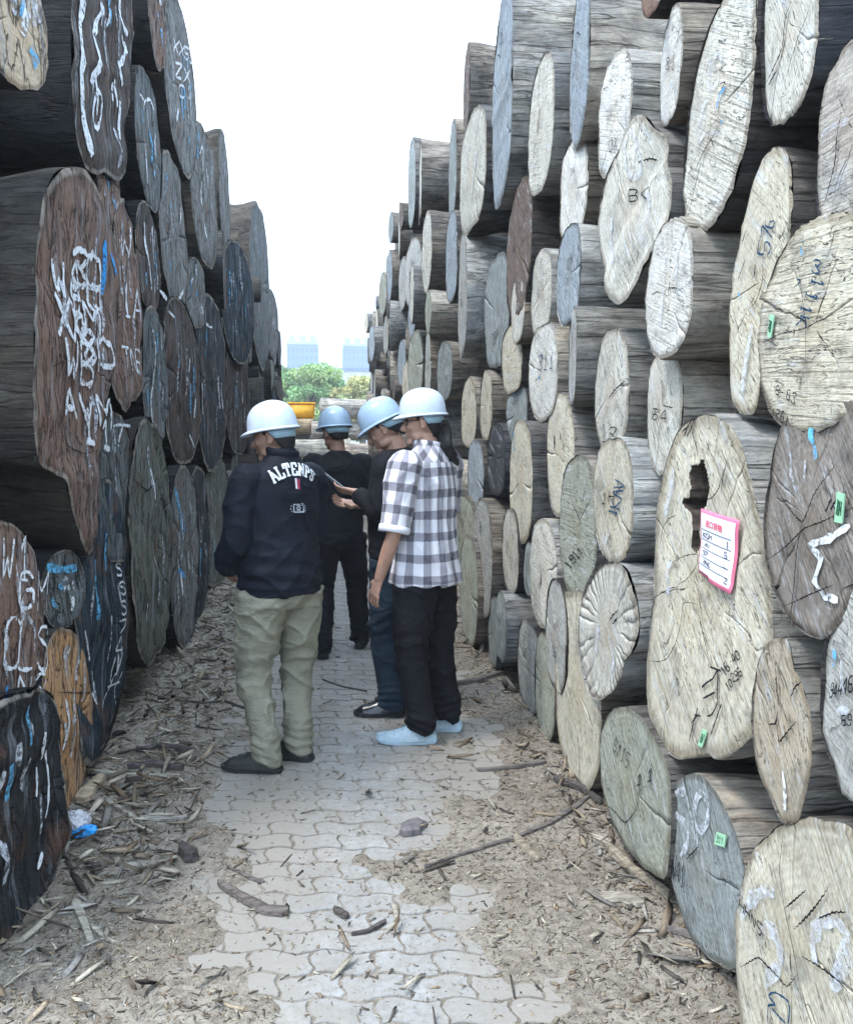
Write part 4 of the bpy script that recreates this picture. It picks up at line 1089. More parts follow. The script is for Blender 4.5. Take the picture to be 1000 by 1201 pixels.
# right stack
write('r08', "111K", 958, 322, (-4.5, 13), (13, 4), 'ink', 2.0, 1.25)
write('r08', "3", 957, 318, (9, 3), (3, -14), 'ink', 2.0)
write('r08', "7", 936, 336, (6, 2), (2, -9), 'ink', 1.8)
write('r08', "6-63", 913, 462, (4.4, 2.0), (2.6, -11), 'black', 1.5, 1.5)
write('r08', "1261", 905, 488, (4.2, 2.0), (2.6, -11), 'black', 1.5, 1.5)
mark('r08', 'cyan', 7, [(944, 290), (946, 299)])
mark('r08', 'black', 1.3, [(893, 402), (905, 400), (921, 392), (945, 386), (962, 378), (985, 368), (1000, 360)], name="crack_line")
mark('r08', 'black', .9, [(940, 300), (945, 340), (950, 400), (953, 440)], name="crack_line")
green_tag('r08', [(907, 395), (911, 396), (915, 371), (910, 368)], "201")
write('r07', "57", 903, 300, (2, -14), (-12, -3), 'ink', 2.0)
write('r07', "6", 907, 268, (2, -9), (-10, -3), 'ink', 1.8)
mark('r07', 'black', 1.8, [(878, 270), (873, 283)], [(877, 304), (868, 327)], [(887, 310), (886, 324)])
mark('r07', 'cyan', 6, [(869, 343), (870, 352)])
mark('r07', 'black', 1.4, [(896, 300), (895, 330), (888, 352), (880, 363)], name="crack_line")
mark('r07', 'white_soft', 8, [(884, 380), (878, 420), (874, 460)])
write('r12', "16-40", 853, 792, (3.2, -3.6), (-5.5, -9.5), 'black', 1.5, 1.25)
write('r12', "10295", 858, 811, (3.1, -3.4), (-5.5, -9.5), 'black', 1.5, 1.25)
mark('r12', 'black', 2.2, [(827, 806), (834, 800), (840, 796), (846, 786), (845, 806), (844, 826), (838, 838), (833, 840)], [(829, 819), (842, 812)], [(811, 870), (816, 850), (822, 830)], [(822, 838), (814, 848)], [(818, 838), (826, 840)], [(850, 826), (842, 848), (837, 862)], [(838, 782), (850, 787)])
mark('r12', 'black', 2.0, [(803, 512), (807, 500), (814, 488)], [(806, 512), (812, 500), (815, 490)], [(801, 506), (808, 500)])
mark('r12', 'black', 1.6, [(821, 536), (818, 520), (812, 502), (809, 496)], [(828, 586), (838, 584), (846, 573), (850, 558), (854, 545)], [(848, 578), (851, 560), (856, 538)], [(840, 722), (838, 732)], name="crack_line")
mark('r12', 'black', 1.3, [(762, 775), (775, 776), (785, 772), (795, 755), (801, 735), (805, 708), (815, 707), (824, 710)], [(821, 706), (828, 740), (834, 765), (840, 782)], [(775, 645), (778, 620), (785, 608), (796, 604)], [(764, 702), (775, 698), (788, 690), (800, 688)], [(790, 660), (806, 652), (822, 650), (820, 665), (808, 680), (798, 686), (796, 695)], name="crack_line")
mark('r12', 'white_soft', 9, [(790, 550), (786, 580), (780, 605)], [(790, 655), (785, 670), (785, 690)])
mark('r12', 'white_soft', 6, [(782, 695), (790, 690)])
green_tag('r12', [(822, 874), (827, 877), (833, 858), (828, 855)], "207")
mark('r13', 'white', 8, [(998, 616), (978, 632), (955, 640), (968, 655), (958, 682), (970, 698), (986, 704)])
mark('r13', 'white_soft', 5, [(930, 530), (932, 555), (940, 575), (948, 562), (949, 540)])
mark('r13', 'cyan', 9, [(953, 497), (953, 512), (957, 520)], [(958, 522), (961, 538)])
mark('r13', 'black', 1.8, [(895, 660), (925, 640), (950, 620), (975, 610), (1010, 590)], [(905, 560), (925, 590), (948, 612), (962, 580), (985, 540)], [(948, 612), (938, 650), (930, 700), (926, 740)], [(985, 685), (945, 700), (918, 712)], name="crack_line")
write('r13', "1K", 974, 600, (5, -1), (5, -14), 'black', 2.0)
green_tag('r13', [(985, 612), (994, 614), (997, 580), (988, 577)], "7014")
mark('r14', 'white', 6, [(920, 905), (923, 925), (922, 950)])
mark('r14', 'black', 2.2, [(903, 850), (912, 848), (914, 834)], [(914, 848), (916, 870), (926, 858), (936, 846)], [(930, 820), (936, 806), (944, 800)], [(916, 830), (914, 800)], name="crack_line")
mark('r15', 'cyan', 12, [(977, 762), (977, 782)])
write('r15', "94446", 974, 820, (5, -1.5), (2, -17), 'black', 2.0, 1.25)
write('r15', "69", 990, 850, (5, 0), (1, -12), 'black', 1.8, 1.25)
mark('r15', 'white_soft', 8, [(985, 835), (1000, 832)], [(990, 775), (994, 815)])
mark('r16', 'white_soft', 15, [(872, 1074), (886, 1054), (902, 1044), (913, 1048)], [(897, 1088), (912, 1092), (920, 1112), (914, 1138), (900, 1152)])
mark('r16', 'white_soft', 15, [(962, 1130), (958, 1102), (968, 1082), (986, 1078), (998, 1094), (996, 1122), (986, 1150), (982, 1160)])
write('r16', "HHN5", 869, 1066, (5.5, 6), (2, -12), 'black', 1.8, 1.4)
mark('r16', 'ink', 2.2, [(904, 1200), (905, 1180), (914, 1178), (906, 1168), (914, 1164), (930, 1176), (929, 1201)], [(910, 1182), (926, 1201)])
mark('r16', 'black', 2.0, [(872, 1135), (888, 1125), (896, 1124), (912, 1140), (928, 1157), (942, 1142)], [(936, 1090), (955, 1072), (968, 1056), (978, 1040)], [(926, 1065), (940, 1052), (950, 1044)], [(946, 1122), (966, 1132), (990, 1150), (1003, 1166)], [(965, 1078), (985, 1070), (1000, 1070)], name="crack_line")
mark('r16', 'black', 1.1, [(920, 972), (918, 1020), (926, 1065), (936, 1110), (945, 1160), (950, 1200)], name="crack_line")
mark('r17', 'white_soft', 8, [(806, 928), (790, 932), (786, 946), (796, 958), (808, 970), (808, 990), (800, 1004)], arc(824, 952, 8, 22, 0, 370))
mark('r17', 'black', 1.6, [(806, 999), (812, 1003), (822, 992)], [(808, 1008), (812, 1003)], name="crack_line")
write('r17', "W41", 788, 1032, (5, 2.5), (2, -28), 'black', 1.5, 1.2)
green_tag('r17', [(840, 990), (852, 994), (854, 980), (843, 976)], "311")
write('r18', "5115", 720, 880, (3.6, 4), (4, -15), 'black', 1.2, 1.3)
write('r18', "11", 747, 922, (9, -3), (2, -14), 'black', 1.8, 1.3)
mark('r18', 'black', 1.4, [(706, 940), (720, 950), (735, 965), (748, 950), (752, 930), (760, 920)], [(712, 960), (728, 975)], name="crack_line")
mark('r06', 'white_soft', 6, arc(745, 182, 9, 26, 20, 380, tilt=-.1), [(770, 203), (762, 210), (760, 225), (764, 240), (760, 262)])
mark('r06', 'white_soft', 9, [(718, 255), (716, 285), (722, 310)])
write('r06', "BK", 741, 236, (8, -1), (1, -14), 'black', 1.5)
mark('r06', 'black', 2, [(757, 188), (765, 186), (771, 188)], [(752, 192), (755, 188)], [(728, 240), (731, 215)], [(749, 305), (751, 294)], name="crack_line")
mark('r03', 'white_soft', 4, arc(841, 84, 7, 20, 40, 330, tilt=.2), arc(829, 140, 7, 24, 60, 330, tilt=.2))
mark('r03', 'blue', 2.4, [(846, 128), (849, 112), (856, 102)])
mark('r03', 'cyan', 5, [(853, 134), (850, 146)])
mark('r03', 'black', 1.4, [(818, 202), (830, 178), (840, 162), (848, 148)], [(838, 160), (842, 172)], name="crack_line")
write('r03', "7", 846, 112, (7, -2), (2, -12), 'black', 1.2)
mark('r04', 'cyan', 5, [(789, 93), (787, 104)])
write('r04', "81", 782, 80, (4, 0), (1, -14), 'black', 1.0)
write('r05', "0X", 714, 178, (4, -1), (2, -18), 'black', 1.2)
mark('r02', 'white_soft', 6, [(966, 158), (982, 148), (1000, 141)])
mark('r02', 'black', 2, [(965, 240), (972, 220), (980, 195), (985, 160), (992, 130)], name="crack_line")
mark('r01', 'black', 2.5, [(896, 98), (908, 78), (918, 55), (922, 20), (930, 0)], [(900, 100), (912, 82)], name="crack_line")
mark('r01', 'black', 1.5, [(921, 100), (930, 68), (945, 30), (956, 0)], name="crack_line")
mark('r09', 'white_soft', 5, [(780, 300), (779, 340), (776, 380)], [(795, 290), (794, 330)])
write('r09', "H", 785, 345, (9, 0), (2, -14), 'black', 1.4)
write('r10', "54", 768, 492, (7, 1), (1, -14), 'black', 1.4)
mark('r10', 'black', 1.3, [(778, 445), (780, 462), (781, 475), (792, 478)])
write('r11', "13", 704, 520, (9, -1), (1, -18), 'black', 1.4)
mark('r11', 'black', 2, [(715, 468), (724, 456), (735, 446)], name="crack_line")
write('r21', "1KVA", 715, 604, (1.5, -9), (11, 3), 'ink', 2.0, 1.2)
write('r21', "1H", 706, 590, (6, 0), (2, -14), 'black', 1.6)
mark('r21', 'white_soft', 7, [(706, 625), (712, 635), (716, 625)])
write('r22', "1911", 668, 668, (4, -4.5), (-6, -7), 'black', 1.7, 1.2)
mark('r22', 'black', 1.6, [(672, 590), (678, 602), (682, 614), (678, 618)], name="crack_line")
mark('r23', 'black', 3, [(634, 668), (635, 678), (633, 692)], name="crack_line")
mark('r24', 'cyan', 5, [(602, 505), (603, 530)])
mark('r25', 'black', 3, [(651, 510), (650, 528)], [(658, 508), (657, 516)], [(661, 520), (660, 528)], name="crack_line")
mark('r26', 'blue', 3, [(636, 438), (633, 446)])
write('r26', "311", 632, 434, (5, -1), (1, -16), 'ink', 1.4)
mark('r32', 'black', 1.4, [(584, 52), (586, 37), (588, 48), (585, 52)], [(582, 82), (583, 64), (586, 66)])
mark('r34', 'black', 1.5, [(676, 54), (678, 38), (681, 40)], [(672, 94), (673, 60), (676, 60), (675, 94)])
mark('r33', 'black', 3, [(634, 126), (632, 145), (631, 158)], name="crack_line")
mark('r35', 'white', 3, [(560, 175), (556, 205), (552, 240)])
mark('r19', 'white_soft', 7, [(712, 745), (720, 770), (716, 800)], [(700, 730), (697, 765)])
mark('r19', 'black', 2.6, [(714, 728), (720, 720), (726, 716)], [(718, 732), (726, 724)], name="crack_line")
# left stack
mark('l02', 'white', 8, [(121, 6), (108, 40), (114, 72), (104, 96)], [(140, -8), (137, 20), (150, 40)], [(140, 42), (150, 58), (137, 76), (142, 100)])
mark('l02', 'white', 5, arc(113, 128, 5, 22, 0, 360), [(128, 10), (125, 30)], [(131, 96), (130, 118)])
mark('l02', 'white', 12, [(98, 0), (92, 50), (93, 100), (97, 140), (106, 182)])
mark('l02', 'white_soft', 7, [(132, 150), (138, 175), (134, 195)])
mark('l08', 'blue', 13, [(121, 282), (120, 310), (119, 345)])
mark('l08', 'blue', 9, [(127, 296), (132, 322)])
for tx, x, y, h in (("WA", 63, 340, 46), ("30", 84, 330, 38), ("XX", 64, 392, 46), ("6M", 84, 385, 40), ("0", 104, 360, 36), ("WB", 74, 440, 44), ("80", 96, 420, 36), ("AVM", 78, 486, 36), ("11", 98, 515, 34)):
    write('l08', tx, x, y, (15, 5), (-3, -h), 'white', 6.5, 1.2, name="paint_stroke")
mark('l08', 'black', 1.8, [(62, 455), (66, 480), (72, 505), (82, 525), (98, 532), (110, 528)], [(100, 300), (99, 318), (104, 330)], [(60, 220), (58, 300), (56, 400), (58, 440)], [(114, 340), (122, 360), (132, 380)], name="crack_line")
write('l09', "TNR", 145, 430, (6, 3), (-1, -28), 'white', 3.0, 1.2, name="paint_stroke")
write('l09', "1A", 148, 370, (6, 3), (-1, -40), 'white', 4.0, 1.3, name="paint_stroke")
write('l09', "W", 143, 300, (10, 3), (-1, -36), 'white', 3.5, 1.3, name="paint_stroke")
for tx, x, y, h in (("W1", -2, 680, 48), ("GM", 18, 716, 44), ("OLS", -2, 785, 52), ("N3", 14, 830, 44)):
    write('l26', tx, x, y, (14, 1), (4, -h), 'white', 4.5, 1.35, name="paint_stroke")
mark('l26', 'blue', 8, [(4, 805), (2, 830), (6, 852)], [(12, 815), (10, 840)])
for ch, x, y, h in (('S', 136, 676, 16), ('S', 137, 698, 16), ('S', 136, 722, 18), ('7', 134, 744, 14), ('4', 131, 772, 22)):
    write('l24', ch, x, y, (8, -2), (0, -h), 'white', 2.6, name="paint_stroke")
mark('l24', 'white', 2.4, [(120, 830), (133, 790), (139, 765)], [(139, 788), (134, 808), (137, 826)], [(126, 806), (138, 800)], [(131, 770), (128, 800)])
mark('l24', 'white', 5, [(97, 740), (104, 760), (108, 775)], [(110, 812), (113, 826)])
write('l05', "XX53", 203, 60, (5, 3), (0, -14), 'white', 2.2, 1.2)
write('l05', "ZX", 205, 90, (7, 3), (0, -16), 'white', 2.2, 1.3)
write('l05', "C1", 210, 112, (6, 2), (0, -14), 'white', 2.0, 1.2)
mark('l05', 'white', 4, [(204, 126), (206, 140), (209, 128)])
mark('l06', 'white', 2, [(237, 200), (236, 172)], [(232, 180), (236, 171), (239, 180)])
mark('l06', 'white_soft', 4, [(238, 205), (240, 225)])
mark('l07', 'white', 4.5, [(188, 340), (196, 354), (208, 352), (214, 340)])
mark('l07', 'white_soft', 5, [(203, 220), (205, 240)])
mark('l03', 'cyan', 5, [(174, 150), (178, 172), (177, 190)])
mark('l03', 'white', 3, [(165, 110), (170, 118)], arc(174, 130, 5, 14, 0, 180), [(170, 180), (171, 215)])
mark('l22', 'cyan', 9, [(205, 572), (209, 600), (213, 640)])
mark('l22', 'blue', 6, [(214, 600), (217, 628)], [(207, 668), (216, 676)])
mark('l22', 'white', 13, [(211, 672), (213, 698)])
mark('l22', 'white_soft', 6, [(207, 640), (208, 720)])
mark('l25', 'cyan', 8, [(54, 664), (68, 668), (88, 666)])
mark('l15', 'white', 3, [(180, 400), (181, 430), (178, 470), (180, 500)], [(186, 380), (187, 410)])
mark('l10', 'white', 4, [(168, 260), (172, 300), (177, 340)], [(178, 265), (181, 310)])
mark('l20', 'white', 3, [(134, 500), (142, 498), (152, 500)], [(143, 500), (141, 512), (140, 524)])
mark('l21', 'black', 2, [(178, 600), (190, 585), (200, 640), (196, 680)], [(155, 560), (170, 575), (185, 560)], name="crack_line")
mark('l28', 'white', 5, [(44, 900), (42, 935)], [(54, 880), (56, 920), (50, 960)], [(50, 1000), (42, 1020)])
mark('l27', 'white', 5, [(74, 820), (77, 850), (73, 880)])
mark('l27', 'black', 1.6, [(66, 812), (90, 813), (106, 813)], name="crack_line")
mark('l12', 'white_soft', 3, [(270, 320), (272, 350)], [(280, 300), (283, 340)], [(276, 370), (277, 400)])
mark('l11', 'white_soft', 2.5, [(300, 265), (301, 285)], [(306, 258), (307, 275)])
mark('l16', 'white', 2.5, [(198, 365), (204, 372)], [(222, 510), (228, 525)])
mark('l17', 'white', 3, [(240, 380), (247, 384)], [(255, 440), (257, 480)])
mark('l01', 'white', 10, [(22, -10), (26, 20), (24, 40)])
mark('l01', 'white_soft', 8, [(38, -10), (36, 30)])
# old smears of paint and chalk running down the left stack's ends
for key, lg in LOGS.items():
    if lg.side != 'L': continue
    rr = random.Random(hash_key(key) + 44)
    for q in range(rr.choice([7, 8, 9, 11])):
        u = rr.uniform(-.6, .6) * lg.a; v = rr.uniform(-.6, .5) * lg.b; hgt = rr.uniform(.12, .4) * lg.b
        x = lg.f.lean * v
        pts = [(u + x, v), (u + x + rr.uniform(-.02, .02), v + hgt * .5), (u + x + rr.uniform(-.03, .03), v + hgt)]
        strokes_local(lg, "paint_smear", rr.choice(['white_soft', 'white_soft', 'white', 'cyan', 'white_soft']) if key not in ('l08', 'l26', 'l09', 'l27') else 'white_soft', rr.uniform(.012, .045), [pts], rr.randrange(999))
# smaller scribbles on the rest, as sawyers tally them
done = {k for k in LOGS if LIFT.get(LOGS[k].root.name)}
for key, lg in LOGS.items():
    rr = random.Random(hash_key(key) + 3)
    n = 0 if key in done else 2
    for q in range(n):
        if rr.random() < .35: continue
        h = lg.b * rr.uniform(.13, .22); ang = rr.choice([0, 0, 1.3, -.5]) + rr.uniform(-.2, .2)
        rv = Vector((math.cos(ang), math.sin(ang))) * h * .55; uv = Vector((-math.sin(ang), math.cos(ang))) * h
        txt = "".join(rr.choice("0123456789") for _ in range(rr.choice([2, 3, 4])))
        ox, oy = rr.uniform(-.45, -.05) * lg.a, rr.uniform(-.6, .5) * lg.b
        polys = []
        for i, ch in enumerate(txt):
            for pl in glyph(ch):
                polys.append([(ox + rv.x * (i * 1.35 + a) + uv.x * b, oy + rv.y * (i * 1.35 + a) + uv.y * b) for a, b in pl])
        mt = rr.choice(['white', 'white_soft']) if lg.side == 'L' else rr.choice(['black', 'black', 'ink', 'white_soft'])
        strokes_local(lg, "marker_writing", mt, h * (.16 if mt in ('white', 'white_soft') else .09), polys, rr.randrange(999))

# paper inspection sheet on the hollow log
lg = LOGS['r12']
cor = [plane_local(lg, *p) for p in ((824, 671), (865, 697), (873, 610), (827, 596))]
bl, br, tr, tl = (Vector(p) for p in cor)
def sheet(u, v): return bl.lerp(br, u).lerp(tl.lerp(tr, u), v)
zb = float(max(lg.warpz([c[0] for c in cor], [c[1] for c in cor]))) + .007
def sz(u, v): return zb + .006 * math.sin(u * 3.1) + .010 * max(0, .12 - v) / .12 * (u > .4) + .002 * math.sin(v * 9)
def sheet_mesh(name, u0, u1, v0, v1, lift, mat, parent, n=14):
    V, F = [], []
    for j in range(n + 1):
        for i in range(n + 1):
            u, v = u0 + (u1 - u0) * i / n, v0 + (v1 - v0) * j / n
            p = sheet(u, v); V.append((p.x, p.y, sz(u, v) + lift))
    for j in range(n):
        for i in range(n):
            b = j * (n + 1) + i; F.append((b, b + 1, b + n + 2, b + n + 1))
    return mesh(name, V, F, mat, parent)
pinkm = plain("pink_print", (0.66, 0.17, 0.27), .55, .3, 20, .12)
paper = sheet_mesh("paper_sheet", 0, 1, 0, 1, 0, pinkm, lg.root)
md = paper.modifiers.new("s", 'SOLIDIFY'); md.thickness = .0012; md.offset = -1
paper["label"] = "pink-bordered paper sheet with ruled lines and red heading"
sheet_mesh("paper_field", .04, .94, .055, .945, .0012, plain("white_paper", (0.74, 0.74, 0.80), .55, .3, 30, .06), paper)
lm = plain("printed_lines", (0.10, 0.12, 0.16), .6)
for v in (.70, .55, .42, .29, .17):
    sheet_mesh("ruled_line", .06, .87, v - .006, v + .006, .0022, lm, paper, 8)
def sheet_text(body, u, v, hu, hv, mat, bold=0.0):
    cu = bpy.data.curves.new("t", 'FONT'); cu.body = body; cu.size = 1; cu.offset = bold
    t = bpy.data.objects.new("t", cu); COL.objects.link(t)
    dg = bpy.context.evaluated_depsgraph_get()
    me = bpy.data.meshes.new_from_object(t.evaluated_get(dg))
    bpy.data.objects.remove(t); bpy.data.curves.remove(cu)
    me.name = "printed_words"
    for vt in me.vertices:
        uu, vv = u + vt.co.x * hu, v + vt.co.y * hv
        p = sheet(uu, vv); vt.co = (p.x, p.y, sz(uu, vv) + .0026)
    me.materials.clear(); me.materials.append(mat)
    return link(bpy.data.objects.new("printed_words", me), paper)
sheet_text("进口货物", .20, .77, .115, .115, plain("red_print", (0.75, 0.10, 0.16), .6), .02)
def sheet_hand(text, u, v, hu, hv, w=.0028):
    V, F = [], []; rr = random.Random(hash_key(text))
    for i, ch in enumerate(text):
        for pl in glyph(ch):
            pts = []
            for a, b in pl:
                p = sheet(u + (i * 1.3 + a) * hu, v + b * hv); pts.append((p.x, p.y))
            v_, f_ = ribbon_geo(pts, w, rr, lambda x, y: 0 * x, 0)
            mid = sz(u + i * hu, v) + .0028
            v_ = [(x, y, mid + .0004) for x, y, _ in v_]
            b0 = len(V); V += v_; F += [tuple(b0 + q for q in f) for f in f_]
    mesh("handwriting", V, F, plain("pen_ink", (0.02, 0.025, 0.05), .5), paper)
for tx, u, v, hu, hv in (("KOM", .12, .585, .07, .07), ("1", .76, .575, .06, .09), ("XV", .18, .46, .06, .05), ("5", .74, .43, .07, .08), ("S7", .16, .33, .06, .06), ("L", .76, .30, .09, .05), ("2NC", .20, .20, .06, .055), ("Z", .80, .10, .10, .07)):
    sheet_hand(tx, u, v, hu, hv)

# ------------------------------------------------------------------ far end of the aisle
end_group = "logs lying across the far end of the aisle"
def cross_log(px0, px1, pyc, Y, r, fc, sc, label, L=None):
    """log lying across the aisle; its sawn end shows on the right"""
    p0 = depth_pt(px0, pyc, Y); p1 = depth_pt(px1, pyc, Y + .4)
    lg = Log(); lg.side = 'E'
    d = (p1 - p0); L = d.length; N = d.normalized(); N.z = 0; N.normalize()
    lg.C = p1; lg.N = N; lg.V = Vector((0, 0, 1)); lg.U = lg.V.cross(N)
    sd = hash_key(label) % 9973
    lg.f = shape_fn(sd, r, r * .96)
    lg.root = empty("log")
    lg.root.matrix_world = Matrix.Translation(lg.C) @ Matrix((lg.U, lg.V, lg.N)).transposed().to_4x4()
    build_log(lg, 40, 5, 8, L, 3, FC[fc], sc, (), sd, .006)
    tag(lg.root, label, "log", end_group)
pale = (0.50, 0.47, 0.42)
for a in ((376, 500, 482, 27.0, .36, 'pale', pale, "topmost pale log crossing the far end of the aisle"),
          (300, 366, 500, 27.4, .30, 'tan', (0.46, 0.36, 0.24), "tan log crossing under the yellow hopper at the aisle's far end"),
          (366, 520, 505, 27.2, .33, 'cream', pale, "second pale log down crossing behind the farthest man's helmet"),
          (290, 410, 528, 26.6, .40, 'cream', (0.47, 0.45, 0.38), "third pale log crossing at the far end, left part, below the tan one"),
          (400, 520, 534, 26.4, .42, 'tan', (0.44, 0.38, 0.32), "brownish pale log crossing at the far end beside the farthest man's shoulder"),
          (280, 420, 562, 25.9, .42, 'pale', pale, "lower pale log crossing the aisle's far end, left"),
          (395, 530, 566, 25.7, .40, 'grey', (0.40, 0.38, 0.34), "lowest visible log crossing the aisle's far end, right"),):
    cross_log(*a)
# yellow machine bucket standing on the logs
p = depth_pt(354, 492, 28.0)
yb = plain("yellow_machine_paint", (0.80, 0.40, 0.03), .5, .4, 6, .15)
bm = bmesh.new()
w = .40
V = [(-w, -.35, .0), (w, -.35, .0), (w * 1.05, -.42, .50), (-w * 1.05, -.42, .50), (-w, .35, .0), (w, .35, .0), (w * 1.05, .42, .50), (-w * 1.05, .42, .50)]
vs = [bm.verts.new(v) for v in V]
for f in ((0, 1, 2, 3), (5, 4, 7, 6), (1, 5, 6, 2), (4, 0, 3, 7), (3, 2, 6, 7), (4, 5, 1, 0)): bm.faces.new([vs[i] for i in f])
bmesh.ops.bevel(bm, geom=bm.edges[:], offset=.05, segments=3, affect='EDGES')
root = empty("yellow_hopper", (p.x, p.y, p.z))
tag(root, "small yellow machine hopper showing over the crossing logs", "machine")
from_bm("hopper_body", bm, yb, root, smooth=True)
bm = bmesh.new(); add_box(bm, w * 2.2, .90, .05, (0, 0, .515), bevel=.01); from_bm("rim", bm, yb, root)
bm = bmesh.new(); add_box(bm, .5, .5, p.z, (0, 0, -p.z / 2 - .01), bevel=.02); from_bm("support_frame", bm, plain("machine_steel", (.10, .09, .08), .6), root)

# trees behind
leafm = NT("leaf_green", .7, .2)
at = leafm.new("ShaderNodeVertexColor", layer_name="tone")
leafm.color(at.outputs[0])
leafm.b.inputs["Transmission Weight"].default_value = 0
barkm = plain("tree_bark", (.12, .10, .08), .9, .1, 8, .3, .6, 20)
def tree(x, Y, h, cr, seed, label, tint):
    rs_ = np.random.RandomState(seed)
    root = empty("broadleaf_tree", (x, Y, -.09))
    tag(root, label, "tree", "trees beyond the timber yard")
    V, F = tube([(0, 0, 0), (.1, 0, h * .25), (-.05, .1, h * .45), (0, 0, h * .7)], [.32, .25, .18, .08], 10)
    for k in range(7):
        a = rs_.uniform(0, 6.3); z0 = h * rs_.uniform(.25, .5)
        v, f = tube([(0, 0, z0), (math.cos(a) * cr * .4, math.sin(a) * cr * .4, z0 + h * .15), (math.cos(a) * cr * .75, math.sin(a) * cr * .75, z0 + h * .3)], [.13, .08, .03], 6)
        b = len(V); V += v; F += [tuple(b + i for i in q) for q in f]
    mesh("trunk", V, F, barkm, root)
    nc = 90
    cc = rs_.normal(0, 1, (nc, 3)); cc /= np.linalg.norm(cc, axis=1)[:, None]
    cc *= (rs_.uniform(.25, 1, nc) ** .45)[:, None]
    cc = cc * [cr * .92, cr * .92, h * .36] + [0, 0, h * .62]
    n = 26000
    ci = rs_.randint(0, nc, n)
    rad = rs_.uniform(.5, 1.0, nc) * cr * .26
    dr = rs_.normal(0, 1, (n, 3)); dr /= np.linalg.norm(dr, axis=1)[:, None]
    P = cc[ci] + dr * (rad[ci] * rs_.uniform(.55, 1.05, n))[:, None] * [1, 1, .75]
    s = rs_.uniform(.07, .15, n)
    a = rs_.normal(0, 1, (n, 3)); a /= np.linalg.norm(a, axis=1)[:, None]
    b = np.cross(a, rs_.normal(0, 1, (n, 3))); b /= np.linalg.norm(b, axis=1)[:, None]
    Q = np.stack([P - a * s[:, None], P + b * s[:, None] * .6, P + a * s[:, None], P - b * s[:, None] * .6], 1).reshape(-1, 3)
    Fq = np.arange(n * 4).reshape(n, 4)
    tone = (rs_.uniform(.75, 1.25, nc)[ci] * rs_.uniform(.8, 1.2, n))
    hue = rs_.uniform(0, 1, nc)[ci]
    col = np.stack([tint[0] * (1 + .5 * hue), tint[1] * (1 + .1 * hue), tint[2] * np.ones(n)], 1) * tone[:, None]
    np_mesh("crown", Q, Fq, leafm.m, root, col=np.repeat(col, 4, 0))
def tx(px, Y): return depth_pt(px, 500, Y).x
for px, Y, h, cr, sd, lab, tint in (
    (362, 72, 8.2, 3.5, 1, "round green tree left of the gap over the crossing logs", (.24, .42, .18)),
    (382, 80, 8.0, 3.4, 2, "bluish green tree in the middle of the gap between the stacks", (.20, .38, .21)),
    (424, 70, 7.0, 2.9, 3, "yellow-green tree right in the gap above the bowed man's helmet", (.34, .43, .19)),
    (330, 76, 8.2, 3.6, 4, "green tree mostly hidden behind the left stack", (.18, .27, .14)),
    (404, 92, 7.4, 3.2, 5, "low dark green tree farther back between the other two", (.14, .22, .15)),
    (455, 78, 8.0, 3.6, 6, "green tree mostly hidden behind the right stack", (.2, .28, .14))):
    tree(tx(px, Y), Y, h, cr, sd, lab, tint)

# hazy apartment blocks
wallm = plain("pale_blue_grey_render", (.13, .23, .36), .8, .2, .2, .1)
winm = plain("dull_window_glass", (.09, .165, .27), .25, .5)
roofm = plain("roof_parapet", (.34, .38, .42), .8)
def block(px0, px1, ytop, ybot, Y, nx_, nz_, label, blocks):
    a = depth_pt(px0, ytop, Y); b = depth_pt(px1, ytop, Y)
    W_ = b.x - a.x; H_ = a.z + .09; D = 18
    root = empty("apartment_building", ((a.x + b.x) / 2, Y + D / 2, -.09)); tag(root, label, "building", "apartment blocks beyond the trees")
    bm = bmesh.new(); add_box(bm, W_, D, H_, (0, 0, H_ / 2)); from_bm("wall", bm, wallm, root)
    bm = bmesh.new(); add_box(bm, W_ + .6, .3, 1.0, (0, -D / 2 - .16, H_ + .3)); rf = from_bm("roof", bm, roofm, root)
    for k in range(blocks):
        bm = bmesh.new(); add_box(bm, W_ / blocks * .62, D * .3, 3.4, (-W_ / 2 + (k + .5) * W_ / blocks, -D * .2, H_ + 1.7)); from_bm("stair_head", bm, roofm, rf)
    base = None
    for i in range(nx_):
        for j in range(nz_):
            if base is None:
                bm = bmesh.new(); add_box(bm, W_ / nx_ * .6, .2, 1.7); base = from_bm("window", bm, winm, root); o = base
            else:
                o = base.copy(); link(o, root)
            o.location = (-W_ / 2 + (i + .5) * W_ / nx_, -D / 2 - .05, H_ - 2.2 - j * 3.1)
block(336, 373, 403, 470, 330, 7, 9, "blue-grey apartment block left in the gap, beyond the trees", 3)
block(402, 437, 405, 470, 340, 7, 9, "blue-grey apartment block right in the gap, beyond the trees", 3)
bm = bmesh.new(); add_box(bm, 14, 10, 15, (0, 0, 7.5)); p = depth_pt(414, 435, 240)
lb = empty("low_building", (p.x + 2, 245, -.09)); tag(lb, "pale low building below the right apartment block", "building")
bm.free(); hh = p.z + .09
bm = bmesh.new(); add_box(bm, 18, 10, hh, (0, 0, hh / 2)); from_bm("wall", bm, plain("white_render", (.55, .57, .6), .8), lb)
bm = bmesh.new(); add_box(bm, 19, 11, .8, (0, 0, hh + .4)); from_bm("roof", bm, winm, lb)
